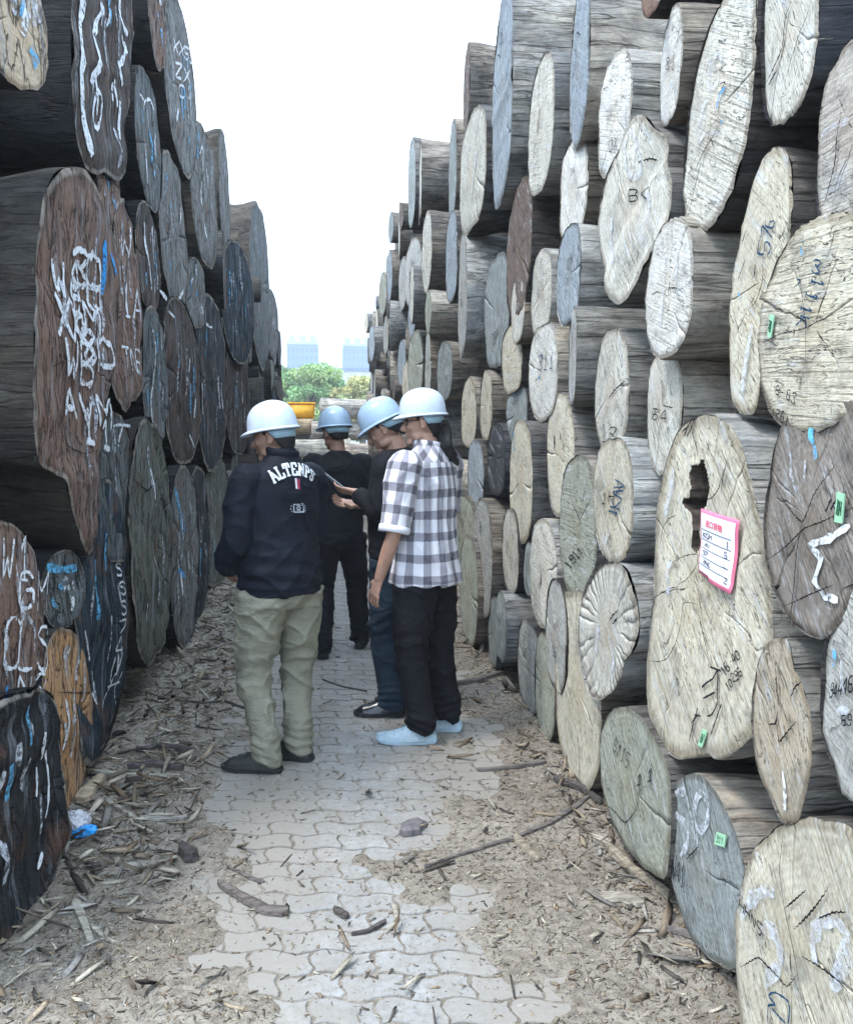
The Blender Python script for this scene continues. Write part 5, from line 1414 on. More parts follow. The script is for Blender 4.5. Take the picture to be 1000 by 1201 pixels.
# air between here and there
zt = 110.0
hv = bpy.data.materials.new("haze_air"); hv.use_nodes = True
hn, hl = hv.node_tree.nodes, hv.node_tree.links
hn.remove(hn["Principled BSDF"])
pv = hn.new("ShaderNodeVolumePrincipled"); pv.inputs["Density"].default_value = 0.0016; pv.inputs["Color"].default_value = (.86, .93, 1.0, 1); pv.inputs["Anisotropy"].default_value = 0.0
hl.new(pv.outputs[0], hn["Material Output"].inputs["Volume"])
bm = bmesh.new(); add_box(bm, 2400, 2400, zt + 1.2, (0, 600, (zt - 1.2) / 2))
hz = from_bm("haze", bm, hv); hz["kind"] = "stuff"

# ------------------------------------------------------------------ people
def xf(V, mat): return [mat @ Vector(v) for v in V]
def ellipsoid(c, r, rot=None, n=16):
    V, F = [], []
    c = Vector(c)
    for i in range(1, n):
        t = math.pi * i / n
        for q in range(2 * n):
            p = math.pi * q / n
            v = Vector((r[0] * math.sin(t) * math.cos(p), r[1] * math.sin(t) * math.sin(p), r[2] * math.cos(t)))
            V.append(c + (rot @ v if rot else v))
    m = 2 * n
    for i in range(n - 2):
        for q in range(m): F.append((i * m + q, (i + 1) * m + q, (i + 1) * m + (q + 1) % m, i * m + (q + 1) % m))
    F.append(tuple(reversed(range(m)))); F.append(tuple(range((n - 2) * m, (n - 1) * m)))
    F = [tuple(f) for f in F]
    return V, F
def spline(pts, rad, n=6):
    """smooth a joint chain and its radii (Catmull-Rom)"""
    P = [Vector(p) for p in pts]
    Rr = [Vector((*(r if hasattr(r, '__len__') else (r, r)), 0)) for r in rad]
    oP, oR = [], []
    for i in range(len(P) - 1):
        a, b, c, d = (max(i - 1, 0), i, i + 1, min(i + 2, len(P) - 1))
        for k in range(n):
            t = k / n
            def cr(A):
                return 0.5 * ((2 * A[b]) + (A[c] - A[a]) * t + (2 * A[a] - 5 * A[b] + 4 * A[c] - A[d]) * t * t + (3 * A[b] - A[a] - 3 * A[c] + A[d]) * t ** 3)
            oP.append(cr(P)); oR.append(cr(Rr))
    oP.append(P[-1]); oR.append(Rr[-1])
    return oP, [(max(r.x, .002), max(r.y, .002)) for r in oR]
def chain(pts, rad, n=16, k=6):
    a, b = spline(pts, rad, k)
    return tube(a, b, n)
def fuse(name, pieces, voxel, mat, parent=None, smooth=3, disp=None, frame=None):
    V, F = [], []
    for v, f in pieces:
        b = len(V); V += [tuple(p) for p in v]; F += [tuple(b + i for i in q) for q in f]
    me = bpy.data.meshes.new("tmp"); me.from_pydata(V, [], F); me.validate(); me.update()
    bm = bmesh.new(); bm.from_mesh(me); bmesh.ops.recalc_face_normals(bm, faces=bm.faces); bm.to_mesh(me); bm.free()
    t = bpy.data.objects.new("tmp", me); COL.objects.link(t)
    m = t.modifiers.new("r", 'REMESH'); m.mode = 'VOXEL'; m.voxel_size = voxel; m.use_smooth_shade = True
    s = t.modifiers.new("s", 'SMOOTH'); s.iterations = smooth; s.factor = 0.5
    dg = bpy.context.evaluated_depsgraph_get()
    ev = t.evaluated_get(dg)
    out = bpy.data.meshes.new_from_object(ev)
    out.name = name
    bpy.data.objects.remove(t); bpy.data.meshes.remove(me)
    if disp:
        n = len(out.vertices)
        co = np.zeros(n * 3, np.float32); out.vertices.foreach_get("co", co); co = co.reshape(-1, 3)
        no = np.zeros(n * 3, np.float32); out.vertex_normals.foreach_get("vector", no); no = no.reshape(-1, 3)
        co = co + no * disp(co.astype(float), no)[:, None]
        if frame is not None:
            inv = np.array(frame.inverted()); co = co @ inv[:3, :3].T + inv[:3, 3]
        out.vertices.foreach_set("co", co.astype(np.float32).ravel())
    elif frame is not None:
        out.transform(frame.inverted())
    out.update(); out.shade_smooth()
    out.materials.clear(); out.materials.append(mat)
    o = bpy.data.objects.new(name, out)
    link(o, parent)
    if frame is not None: o.matrix_local = frame
    return o
def ridge(n): return 1 - np.abs(n) * 2
def folds(amp=0.008, freq=7, tilt=0.6, seed=0, extra=None):
    def f(co, no):
        x, y, z = co.T
        w = 0.5 * vn(x * 5, y * 5, z * 4, seed)
        a = ridge(vn((x + z * tilt) * freq * .8 + w, (y + z * tilt * .4) * freq * .8, z * freq * 0.55, seed + 1))
        b = ridge(vn((x - z * tilt) * freq * 1.3 + w, y * freq * 1.2, z * freq * 1.3 + w, seed + 2))
        d = amp * (1.5 * np.clip(a, 0, 1) ** 3 + 0.9 * np.clip(b, 0, 1) ** 3 + .3 * w) - amp * .5
        if extra is not None: d = d + extra(x, y, z)
        return d
    return f

def skin_mat(name, c):
    t = NT(name, 0.5, 0.35)
    n = t.noise(t.coord(), 30, 4)
    t.color(t.mix(t.ramp(n, [(0.35, 0.0), (0.65, 1.0)]), tuple(v * .85 for v in c), tuple(v * 1.08 for v in c)))
    t.b.inputs["Subsurface Weight"].default_value = 0.08
    t.b.inputs["Subsurface Radius"].default_value = (0.01, 0.004, 0.002)
    t.normal(t.bump(t.noise(t.coord(), 300, 2), 0.15, 0.001))
    return t.m
def cloth_mat(name, c, rough=0.85, weave=700, sheen=0.0, namt=0.2, wrinkle=0.0):
    t = NT(name, rough, 0.2)
    n = t.noise(t.coord(), 9, 5, 0.6)
    t.color(t.mix(t.ramp(n, [(0.35, 0.0), (0.65, 1.0)]), tuple(v * (1 - namt) for v in c), tuple(v * (1 + namt) for v in c)))
    t.b.inputs["Sheen Weight"].default_value = sheen
    nb = t.bump(t.noise(t.coord(), weave, 1), 0.25, 0.0006)
    if wrinkle: nb = t.bump(t.noise(t.mapping(t.coord(), (1, 1, 2.2)), 16, 4, 0.55, None, 0.8), wrinkle, 0.02, nb)
    t.normal(nb)
    return t.m
def plaid_mat(rad=0.175):
    t = NT("checked_cotton", 0.85, 0.15)
    s = t.new("ShaderNodeSeparateXYZ"); co = t.coord(); t.k(co, s.inputs[0])
    ang = t.math('MULTIPLY', t.math('ARCTAN2', s.outputs[0], t.math('MULTIPLY', s.outputs[1], -1.0)), rad)
    wob = t.noise(co, 6, 2)
    wz = t.math('MULTIPLY_ADD', wob, 0.02, -0.01)
    z = t.math('ADD', s.outputs[2], wz)
    # yoke is cut on the bias
    yk = t.math('GREATER_THAN', s.outputs[2], 1.462)
    def rotd(sgn): return t.math('MULTIPLY', t.math('ADD', t.math('MULTIPLY', ang, sgn), z), 0.7071)
    def sel(a, b): return t.math('ADD', t.math('MULTIPLY', a, t.math('SUBTRACT', 1.0, yk)), t.math('MULTIPLY', b, yk))
    U = sel(ang, rotd(1.0)); Vv = sel(z, rotd(-1.0))
    def band(v, per, frac, off=0.0):
        fr = t.math('FRACT', t.math('ADD', t.math('DIVIDE', v, per), 100.0 + off))
        return t.ramp(fr, [(0.0, 1.0), (frac - .03, 1.0), (frac, 0.0), (0.97, 0.0), (1.0, 1.0)])
    a = band(U, 0.084, 0.44, 0.2); b = band(Vv, 0.108, 0.40, 0.1)
    k = t.math('MULTIPLY', t.math('ADD', a, b), 0.5)
    fine = t.noise(co, 60, 3)
    c = t.ramp(k, [(0.0, (0.66, 0.66, 0.71)), (0.5, (0.25, 0.245, 0.285)), (1.0, (0.04, 0.038, 0.055))])
    c = t.mix(t.math('MULTIPLY', fine, 0.3), c, (0.5, 0.5, 0.55))
    t.color(c)
    nb = t.bump(t.noise(t.mapping(co, (1, 1, .4)), 13, 4, 0.5, None, 0.8), 0.55, 0.03)
    t.normal(nb)
    return t.m
def shell_mat(name, c):
    t = NT(name, 0.32, 0.5)
    n = t.noise(t.coord(), 12, 5, 0.6)
    sc = t.noise(t.mapping(t.coord(), (1, 1, .5)), 55, 6, .75)
    cc = t.mix(t.ramp(n, [(0.45, 0.0), (0.7, 0.5)]), c, tuple(v * .72 for v in c))
    t.color(t.mix(t.ramp(sc, [(0.6, 0.0), (0.68, 0.55)]), cc, (.16, .15, .13)))
    t.normal(t.bump(t.noise(t.coord(), 5, 2), 0.08, 0.01))
    return t.m
P_ = dict(skin=skin_mat("skin", (0.40, 0.235, 0.17)), skin2=skin_mat("tanned_skin", (0.27, 0.155, 0.11)),
          hair=plain("black_hair", (0.012, 0.011, 0.012), 0.6, 0.3, 40, .4, .6, 220),
          eye=plain("eye_white", (0.6, 0.58, 0.56), 0.3), dark=plain("eye_dark", (0.01, 0.008, 0.008), 0.2),
          strap=cloth_mat("helmet_strap_webbing", (0.28, 0.42, 0.5), .7))

def build_head(H, yaw, pitch, fat=1.0, hs=1.0):
    """pieces of a head facing +Y, centre about z = H - .115, turned about the neck"""
    c = Vector((0, 0.012, H - 0.118))
    P = []
    P.append(ellipsoid(c + Vector((0, -0.012, 0.025)), (0.078, 0.098, 0.092)))
    P.append(chain([c + Vector((0, .012, .05)), c + Vector((0, .022, 0)), c + Vector((0, .03, -.05)), c + Vector((0, .036, -.095))], [(.068, .07), (.071 * fat, .072), (.06 * fat, .062), (.034 * fat, .040)]))
    P.append(ellipsoid(c + Vector((0, .074, -.098)), (.024, .020, .017)))             # chin
    P.append(chain([c + Vector((0, .082, .028)), c + Vector((0, .096, .0)), c + Vector((0, .113, -.026)), c + Vector((0, .100, -.036))], [.009, .010, .014, .010], 12))   # nose
    for s in (-1, 1):
        P.append(ellipsoid(c + Vector((s * .012, .098, -.034)), (.010, .010, .008)))
        P.append(ellipsoid(c + Vector((s * .032, .076, .034)), (.026, .014, .009)))    # brow
        P.append(ellipsoid(c + Vector((s * .040, .066, -.02)), (.024, .022, .020)))    # cheek
        P.append(ellipsoid(c + Vector((s * .046 * fat, .02, -.07)), (.020, .04, .026)))     # jaw
        er = Matrix.Rotation(s * -.35, 3, 'Z')
        ring = [c + Vector((s * .081, -.006, 0)) + er @ Vector((0, .016 * math.cos(w), .030 * math.sin(w))) for w in np.linspace(0.3, 5.6, 12)]
        P.append(tube(ring, .0052, 8))
        P.append(ellipsoid(c + Vector((s * .078, -.004, -.004)), (.008, .014, .024)))   # ear
    P.append(ellipsoid(c + Vector((0, .089, -.058)), (.021, .013, .0065)))
    P.append(ellipsoid(c + Vector((0, .087, -.069)), (.018, .012, .007)))             # lips
    piv = Vector((0, -0.01, H - 0.235))
    T = Matrix.Translation(piv) @ Matrix.Rotation(yaw, 4, 'Z') @ Matrix.Rotation(pitch, 4, 'X') @ Matrix.Scale(hs, 4) @ Matrix.Translation(-piv)
    return [(xf(v, T), f) for v, f in P], T, c
def hand(wrist, dirv, palm_n, side, curl=0.5, scale=1.0, grip=False):
    """palm and five fingers; dirv points to the fingertips, palm_n out of the palm"""
    d = Vector(dirv).normalized(); n = Vector(palm_n); n = (n - d * n.dot(d)).normalized(); s = d.cross(n) * side
    w = Vector(wrist); P = []
    P.append(chain([w - d * .02, w + d * .03 * scale, w + d * .085 * scale], [(.026, .019), (.038, .015), (.038, .012)], 14) if False else
             tube_oriented([w - d * .03, w + d * .02 * scale, w + d * .055 * scale, w + d * .09 * scale], [(.025, .020), (.032, .016), (.038, .014), (.036, .011)], s, n))
    L = [(.030, .070, .0078), (.010, .080, .0082), (-.0115, .075, .0078), (-.031, .060, .0070)]
    for k, (off, ln, r) in enumerate(L):
        a = w + d * (.078 * scale) + s * off * 1.22
        cu = curl * (1 + .12 * k)
        p = [a, a + d * .012]
        dirc = d.copy(); cur = a + d * .012
        for j, seg in enumerate((.44, .31, .25)):
            ang = cu * (0.55, 0.9, 0.7)[j]
            dirc = (dirc * math.cos(ang) + n * math.sin(ang)).normalized()
            cur = cur + dirc * ln * seg * scale
            p.append(cur.copy())
        P.append(tube(p, [r * 1.05, r * 1.05, r, r * .92, r * .75], 10))
    t0 = w + d * .028 * scale + s * .026
    t1 = t0 + (d * .55 + s * .75 + n * .3).normalized() * .034
    t2 = t1 + (d * .85 + s * .15 + n * (.35 + .5 * curl)).normalized() * .030
    t3 = t2 + (d * .85 - s * .15 * curl + n * (.3 + .6 * curl)).normalized() * .024
    P.append(tube([t0, t1, t2, t3], [.015, .0125, .0105, .008], 10))
    return P
def tube_oriented(pts, rad, a, b, n=16):
    V, F = [], []
    for p, r in zip(pts, rad):
        for q in range(n):
            w = 2 * math.pi * q / n
            V.append(p + a * r[0] * math.cos(w) + b * r[1] * math.sin(w))
    for i in range(len(pts) - 1):
        for q in range(n): F.append((i * n + q, i * n + (q + 1) % n, (i + 1) * n + (q + 1) % n, (i + 1) * n + q))
    F.append(tuple(reversed(range(n)))); F.append(tuple(range((len(pts) - 1) * n, len(pts) * n)))
    return V, F
def shoe_parts(parent, ankle, yaw, upper, sole, sneaker=False, L=0.285):
    """upper, sole and laces; ankle = point above the heel on the ground"""
    T = Matrix.Translation(Vector((ankle[0], ankle[1], 0))) @ Matrix.Rotation(yaw, 4, 'Z')
    k = L / 0.285
    up = [( -.068, .030, .045, .075), (-.05, .039, .05, .115), (-.01, .045, .052, .125), (.03, .047, .05, .112), (.075, .049, .042, .090), (.12, .050, .033, .074), (.165, .046, .026, .064), (.195, .032, .02, .042), (.208, .016, .014, .030)]
    V, F = [], []; n = 16
    for y, w, _, h in up:
        for q in range(n):
            a = 2 * math.pi * q / n
            cx = w * math.cos(a); sz = math.sin(a)
            z = 0.018 + max(0, sz) ** .8 * (h - .018) if sz > 0 else 0.018 + sz * 0.006
            V.append(Vector((cx * (1 - .18 * max(0, sz)), y * k, z)))
    for i in range(len(up) - 1):
        for q in range(n): F.append((i * n + q, i * n + (q + 1) % n, (i + 1) * n + (q + 1) % n, (i + 1) * n + q))
    F.append(tuple(reversed(range(n)))); F.append(tuple(range((len(up) - 1) * n, len(up) * n)))
    u = fuse("shoe", [(xf(V, T), F)], 0.004, upper, parent, 4)
    V, F = [], []
    out = [(-.078, .018), (-.07, .032), (-.03, .040), (.03, .039), (.08, .045), (.13, .049), (.175, .044), (.205, .028), (.215, .010)]
    pts = [(w, y * k) for y, w in out] + [(-w, y * k) for y, w in reversed(out)]
    m = len(pts); hs = .034 if sneaker else .022
    for zz, sc in ((0.0, .93), (0.004, 1.0), (hs * .5, 1.01 if not sneaker else 1.04), (hs, 1.0)):
        for x, y in pts:
            tz = zz * (1.3 if sneaker else 1.0) + (0.008 * sstep(.1, .21, y) if zz > 0 or True else 0) + (hs * .3 * sstep(-.02, -.075, y) if sneaker and zz >= hs else 0)
            V.append(T @ Vector((x * sc, .06 + (y - .06) * sc, float(tz))))
    for l in range(3):
        for q in range(m): F.append((l * m + q, l * m + (q + 1) % m, (l + 1) * m + (q + 1) % m, (l + 1) * m + q))
    F.append(tuple(reversed(range(m)))); F.append(tuple(range(3 * m, 4 * m)))
    mesh("sole", V, F, sole, u, smooth=False)
    V, F = [], []
    for i in range(5):
        y = (.045 + i * .020) * k; h = float(np.interp(y, [p[0] for p in up], [p[3] for p in up])) + .002
        v, f = tube([T @ Vector((x, y + .006 * (1 if x > 0 else -1) * (i % 2 * 2 - 1), h - 14 * x * x)) for x in (-.022, -.01, 0, .01, .022)], .0026, 6)
        b = len(V); V += v; F += [tuple(b + q for q in ff) for ff in f]
    mesh("shoelace", V, F, upper if not sneaker else P_['strap'], u)
    return u
def helmet(parent, T, c, col_mat, tiltback=0.0):
    """hard hat: domed shell with centre ridges, front peak, rim, nape strap"""
    hc = c + Vector((0, -0.004, 0.040))
    Tm = T @ Matrix.Translation(hc) @ Matrix.Rotation(tiltback, 4, 'X')
    n = 72
    V, F = [], []
    prof = [(1.0, 0.0), (1.0, .012), (.985, .035), (.95, .062), (.885, .088), (.79, .110), (.66, .128), (.50, .141), (.32, .150), (.15, .1545), (.04, .156)]
    prof = [(a_, b_ * .93) for a_, b_ in prof]
    ax, ay = .110, .130
    for r, h in prof:
        for q in range(n):
            a = 2 * math.pi * q / n
            x, y = ax * r * math.cos(a), ay * r * math.sin(a)
            rd = 0.0
            if h > .03:
                w = sstep(.03, .09, h)
                for xc, ww, hh in ((0, .016, .0055), (-.034, .007, .003), (.034, .007, .003)):
                    rd += hh * w * math.exp(-((x - xc) / ww) ** 2) * (1 if abs(y) < 2 else 0)
            V.append(Vector((x, y, h)) + Vector((x / ax, y / ay, 1)).normalized() * float(rd))
    L = len(prof)
    for i in range(L - 1):
        for q in range(n): F.append((i * n + q, i * n + (q + 1) % n, (i + 1) * n + (q + 1) % n, (i + 1) * n + q))
    V.append(Vector((0, 0, .1465))); t = len(V) - 1
    for q in range(n): F.append(((L - 1) * n + q, (L - 1) * n + (q + 1) % n, t))
    # inside wall
    b = len(V)
    for r, h in ((.975, 0.0), (.95, .05), (.7, .115)):
        for q in range(n):
            a = 2 * math.pi * q / n; V.append(Vector((ax * r * math.cos(a), ay * r * math.sin(a), h)))
    for i in range(2):
        for q in range(n): F.append((b + i * n + q, b + (i + 1) * n + q, b + (i + 1) * n + (q + 1) % n, b + i * n + (q + 1) % n))
    o = mesh("hard_hat", xf(V, Tm), F, col_mat, parent)
    # peak and rim
    V, F = [], []
    for q in range(n):
        a = 2 * math.pi * q / n; s = math.sin(a)
        ext = .006 + .034 * max(0, s) ** 2.6 + .004 * max(0, -s) ** 4
        drop = -.010 * max(0, s) ** 2 - .004
        c0, s0 = math.cos(a), s
        nrm = Vector((c0 / ax, s0 / ay, 0)).normalized()
        p0 = Vector((ax * c0, ay * s0, 0))
        V += [p0 * .985 + Vector((0, 0, .009)), p0 + nrm * ext * .6 + Vector((0, 0, drop * .5 + .006)), p0 + nrm * ext + Vector((0, 0, drop + .003)), p0 + nrm * ext + Vector((0, 0, drop - .0035)), p0 + nrm * ext * .9 + Vector((0, 0, drop - .002)), p0 * .98 + Vector((0, 0, -.001))]
    for q in range(n):
        for k in range(6):
            F.append((q * 6 + k, q * 6 + (k + 1) % 6, ((q + 1) % n) * 6 + (k + 1) % 6, ((q + 1) % n) * 6 + k))
    mesh("brim", xf(V, Tm), F, col_mat, o)
    V, F = [], []
    m = 24
    for q in range(m + 1):
        a = math.pi + math.pi * (q / m); c0, s0 = math.cos(a), math.sin(a)
        k = sstep(0, .25, -s0)
        lo = -.012 - .036 * float(k)
        for (r, z) in ((.90, .004), (.915, .004), (.88, lo), (.865, lo)):
            V.append(Vector((ax * r * c0 * .93, ay * r * s0 * .93 - .004, z)))
    for q in range(m):
        for k in range(4):
            k2 = (1, 2, 3, 0)[k]
            F.append((q * 4 + k, q * 4 + k2, (q + 1) * 4 + k2, (q + 1) * 4 + k))
    mesh("nape_strap", xf(V, Tm), F, P_['strap'], o)
    return o
def hair_cap(parent, T, c, low=-.055, thick=.006):
    """close-cropped hair on the back and sides, under the helmet"""
    V, F = [], []
    n, m = 40, 12
    for i in range(m + 1):
        for q in range(n + 1):
            a = math.pi * (1.0 - .12) + math.pi * 1.24 * q / n      # from one temple round the back to the other
            c0, s0 = math.cos(a), math.sin(a)
            back = sstep(-.1, .7, -s0)
            z0 = .010 + (low - .010) * float(back) + .004 * math.sin(q * 1.7)
            z = z0 + (.07 - z0) * i / m
            zz = (z - .02) / .1
            rr = math.sqrt(max(.05, 1 - max(0, zz) ** 2 * .6 - max(0, -zz) ** 2 * .35))
            th = thick * min(1, i / 2)
            V.append(T @ (c + Vector(((.0775 + th) * rr * c0, -.012 + (.097 + th) * rr * s0, z))))
    for i in range(m):
        for q in range(n):
            b = i * (n + 1) + q; F.append((b, b + 1, b + n + 2, b + n + 1))
    return mesh("hair", V, F, P_['hair'], parent)
def faces_bits(body, T, c):
    for s in (-1, 1):
        v, f = ellipsoid(c + Vector((s * .031, .071, .009)), (.0125, .0125, .011), n=10)
        e = mesh("eye", xf(v, T), f, P_['eye'], body)
        v, f = ellipsoid(c + Vector((s * .031, .0805, .008)), (.0058, .0042, .0058), n=8)
        mesh("iris", xf(v, T), f, P_['dark'], e)
        pts = [T @ (c + Vector((s * x, y, z))) for x, y, z in ((.014, .091, .036), (.028, .089, .041), (.042, .082, .039), (.052, .07, .033))]
        v, f = tube(pts, [(.002, .0035), (.0025, .0045), (.0025, .004), (.0015, .002)], 8)
        mesh("eyebrow", v, f, P_['hair'], body)

def person(px, H, yaw, spec, label):
    o = ground_pt(*px)
    hp, T, c = build_head(H, R(spec['head'][0]), R(spec['head'][1]), spec.get('fat', 1.0), spec.get('hs', 1.0))
    neck = [chain([Vector((0, -.02, H - .34)), Vector((0, -.012, H - .27)), T @ (c + Vector((0, -.012, -.06)))], [(.075, .07), (.058, .06), (.056, .062)])]
    k = spec.get('wide', 1.0); kz = H / 1.74
    tor = [chain([Vector((0, 0, .86 * kz)), Vector((0, .0, 1.0 * kz)), Vector((0, .005, 1.2 * kz)), Vector((0, 0, 1.36 * kz)), Vector((0, -.01, 1.44 * kz)), Vector((0, -.01, 1.48 * kz))],
                 [(.145 * k, .10 * k), (.14 * k, .10 * k), (.15 * k, .105 * k), (.155 * k, .095), (.12 * k, .07), (.06, .05)])]
    P = hp + neck + tor
    for side, arm in spec['arms'].items():
        sh, el, wr = (Vector(p) for p in arm['j'])
        P.append(chain([Vector((sh.x * .6, sh.y, sh.z)), sh, sh.lerp(el, .5), el, el.lerp(wr, .45), wr], [.05, .052, .045, .038, .036, .0255], 14))
        if arm.get('hand', True):
            d = (wr - el).normalized() if 'dir' not in arm else Vector(arm['dir'])
            P += hand(wr, d, arm.get('palm', (1 if side == 'L' else -1, 0, 0)), arm.get('hs', 1), arm.get('curl', .4), arm.get('hscale', 1.0))
    for side, leg in spec['legs'].items():
        hi, kn, an = (Vector(p) for p in leg['j'])
        P.append(chain([hi + Vector((0, 0, .06)), hi, hi.lerp(kn, .5), kn, kn.lerp(an, .35), an, an + Vector((0, 0, -.035))], [.08, .08, .068, .05, .048, .034, .035], 14))
        P.append(ellipsoid((an.x, an.y, .05), (.033, .045, .03)))
    body = fuse("person", P, 0.0046, spec['skin'], None, 2)
    tag(body, label, "person", "visitors in hard hats between the log stacks")
    body.location = (o.x, o.y, 0); body.rotation_euler = (0, 0, R(yaw))
    helmet(body, T, c, spec['hat'], R(spec.get('hat_tilt', 0)))
    hair_cap(body, T, c, spec.get('hair_low', -.055))
    faces_bits(body, T, c)
    return body, T, c

def trousers(body, spec, mat, kz, amp, r=(.128, .105, .086, .074), extra=None, seed=3, low=.055, pel=(.175, .125)):
    P = [chain([Vector((0, .0, .95 * kz)), Vector((0, 0, .91 * kz)), Vector((0, -.008, .86 * kz)), Vector((0, 0, .80 * kz))], [(pel[0] * .93, pel[1] * .95), pel, (pel[0] * 1.02, pel[1] * 1.08), (pel[0] * .8, pel[1] * .85)], 24)]
    for leg in spec['legs'].values():
        hi, kn, an = (Vector(p) for p in leg['j'])
        P.append(chain([hi, hi.lerp(kn, .45), kn, kn.lerp(an, .5), Vector((an.x, an.y - .005, low + .06)), Vector((an.x, an.y + .005, low))], [(r[0], r[0] * 1.08), (r[1] * 1.05, r[1] * 1.12), (r[2], r[2] * 1.05), (r[3] * 1.06, r[3] * 1.1), (r[3], r[3] * 1.1), (r[3] * .98, r[3] * 1.12)], 20))
    def ex(x, y, z):
        e = sstep(.28, .08, z) * .0042 * np.sin(z * 150 + 4 * vn(x * 9, y * 9, z * 3, 7) * 2 + x * 16)        # stacked folds at the hem
        e = e + np.exp(-((z - .52 * kz) / .09) ** 2) * .0035 * np.sin(z * 95 + y * 40 + x * 34)               # behind the knee
        e = e + sstep(.72 * kz, .84 * kz, z) * sstep(.93 * kz, .86 * kz, z) * .003 * np.sin(z * 95 + np.abs(x) * 70)   # under the seat
        return e
    return fuse("trousers", P, 0.0075, mat, body, 3, folds(amp, 8, .7, seed, ex))
def torso_piece(levels): return chain([Vector((cx, cy, z)) for z, rx, ry, cx, cy in levels], [(rx, ry) for z, rx, ry, cx, cy in levels], 32)
def sleeve_piece(arm, r, cut=1.0, inner=.55):
    sh, el, wr = (Vector(p) for p in arm['j'])
    pts = [Vector((sh.x * inner, sh.y, sh.z - .01)), sh, sh.lerp(el, .45), el]
    rad = [r[0] * .9, r[0], r[1], r[2]]
    if cut > 1: 
        pts += [el.lerp(wr, .5), el.lerp(wr, cut - 1)]; rad += [r[3], r[4]]
    else: pts[-1] = sh.lerp(el, cut)
    return chain(pts, rad, 20)

# ---- 1: man in the black lettered jacket (front left)
H1 = 1.715
s1 = dict(hs=.93, head=(38, -8), skin=P_['skin2'], hat=shell_mat("pale_hat_plastic", (0.52, 0.60, 0.72)), fat=1.08, wide=1.12, hair_low=-.078,
    arms=dict(L=dict(j=[(-.183, 0, 1.39), (-.228, .02, 1.12), (-.20, .17, .96)], dir=(.75, .6, -.2)), R=dict(j=[(.183, 0, 1.39), (.228, .04, 1.12), (.13, .2, 1.02)])),
    legs=dict(L=dict(j=[(-.10, 0, .86), (-.125, .055, .47), (-.115, -.02, .09)]), R=dict(j=[(.10, 0, .86), (.115, .04, .47), (.085, -.0, .09)])))
b1, T1, c1 = person((333, 896), H1, 37, s1, "man in a black jacket with arched white letters and khaki trousers")
khaki = cloth_mat("khaki_cotton", (0.215, 0.21, 0.16), .85, 800, 0, .12, .5)
tr1 = trousers(b1, s1, khaki, 1.0, .010, r=(.122, .100, .080, .066), pel=(.172, .136), seed=5, low=.06)
jac = cloth_mat("black_jacket_cloth", (0.006, 0.008, 0.015), .7, 500, 0, .2, .35)
jp = [torso_piece([(.845, .198, .17, 0, 0), (.865, .203, .175, 0, 0), (.90, .207, .177, 0, .005), (1.0, .203, .172, 0, .01), (1.12, .192, .158, 0, .01), (1.28, .197, .143, 0, 0), (1.38, .188, .13, 0, -.01), (1.45, .145, .105, 0, -.015), (1.49, .085, .085, 0, -.015), (1.53, .075, .08, 0, -.01)])]
for a in s1['arms'].values():
    jp.append(sleeve_piece(a, (.077, .075, .070, .064, .052), 1.95))
    d = (Vector(a['j'][2]) - Vector(a['j'][1])).normalized()
def jex(x, y, z):
    e = np.exp(-((z - .95) / .06) ** 2) * .007 * np.sin(z * 70 + x * 12 + 3 * vn(x * 5, y * 5, z * 2, 3))
    e = e + np.where(z < .885, .0018 * np.sin(np.arctan2(x, y) * 110) - .008, 0)
    return e
j1 = fuse("jacket", jp, 0.0075, jac, b1, 3, folds(.009, 6, .8, 21, jex))
V, F = tube([T for T in [Vector((.072 * math.cos(a), -.012 + .078 * math.sin(a), 1.515 + .012 * math.sin(a - .6))) for a in np.linspace(-4.1, 1.0, 28)]], [(.011, .022)] * 28, 10)
mesh("collar", V, F, jac, j1)
sh_dark = plain("dark_leather", (0.018, 0.02, 0.02), .45, .5, 30, .4, .4, 60); sh_sole = plain("dark_rubber", (0.02, 0.022, 0.024), .7, .3)
shoe_parts(b1, (-.115, -.02), R(40), sh_dark, sh_sole, False, .29)
shoe_parts(b1, (.085, .0), R(30), sh_dark, sh_sole, False, .29)

# ---- 2: man in black further up the path
H2 = 1.745
s2 = dict(hs=1.04, head=(28, -6), skin=P_['skin2'], hat=shell_mat("light_blue_hat_plastic", (0.30, 0.42, 0.56)), wide=1.0,
    arms=dict(L=dict(j=[(-.195, 0, 1.41), (-.235, .0, 1.12), (-.14, .22, 1.06)]), R=dict(j=[(.195, 0, 1.41), (.24, -.0, 1.12), (.17, .2, 1.02)])),
    legs=dict(L=dict(j=[(-.09, 0, .88), (-.115, -.01, .48), (-.135, -.10, .09)]), R=dict(j=[(.09, 0, .88), (.14, .06, .48), (.175, .14, .09)])))
b2, T2, c2 = person((398, 766), H2, 6, s2, "man seen from behind farthest up the path, all in black")
blk = cloth_mat("black_cotton", (0.008, 0.0088, 0.012), .85, 600, .0, .2, .3)
trousers(b2, s2, blk, 1.0, .007, seed=9, r=(.118, .098, .078, .072))
tp = [torso_piece([(.86, .19, .13, 0, 0), (.95, .185, .135, 0, 0), (1.1, .185, .135, 0, .005), (1.28, .20, .135, 0, 0), (1.39, .19, .12, 0, -.01), (1.45, .13, .09, 0, -.015), (1.495, .07, .07, 0, -.01)])]
for a in s2['arms'].values(): tp.append(sleeve_piece(a, (.07, .066, .058, .05, .042), 1.9))
fuse("long_sleeved_shirt", tp, 0.0085, blk, b2, 3, folds(.006, 7, .8, 31))
shoe_parts(b2, (-.135, -.10), R(5), sh_dark, sh_sole); shoe_parts(b2, (.175, .14), R(-14), sh_dark, sh_sole)

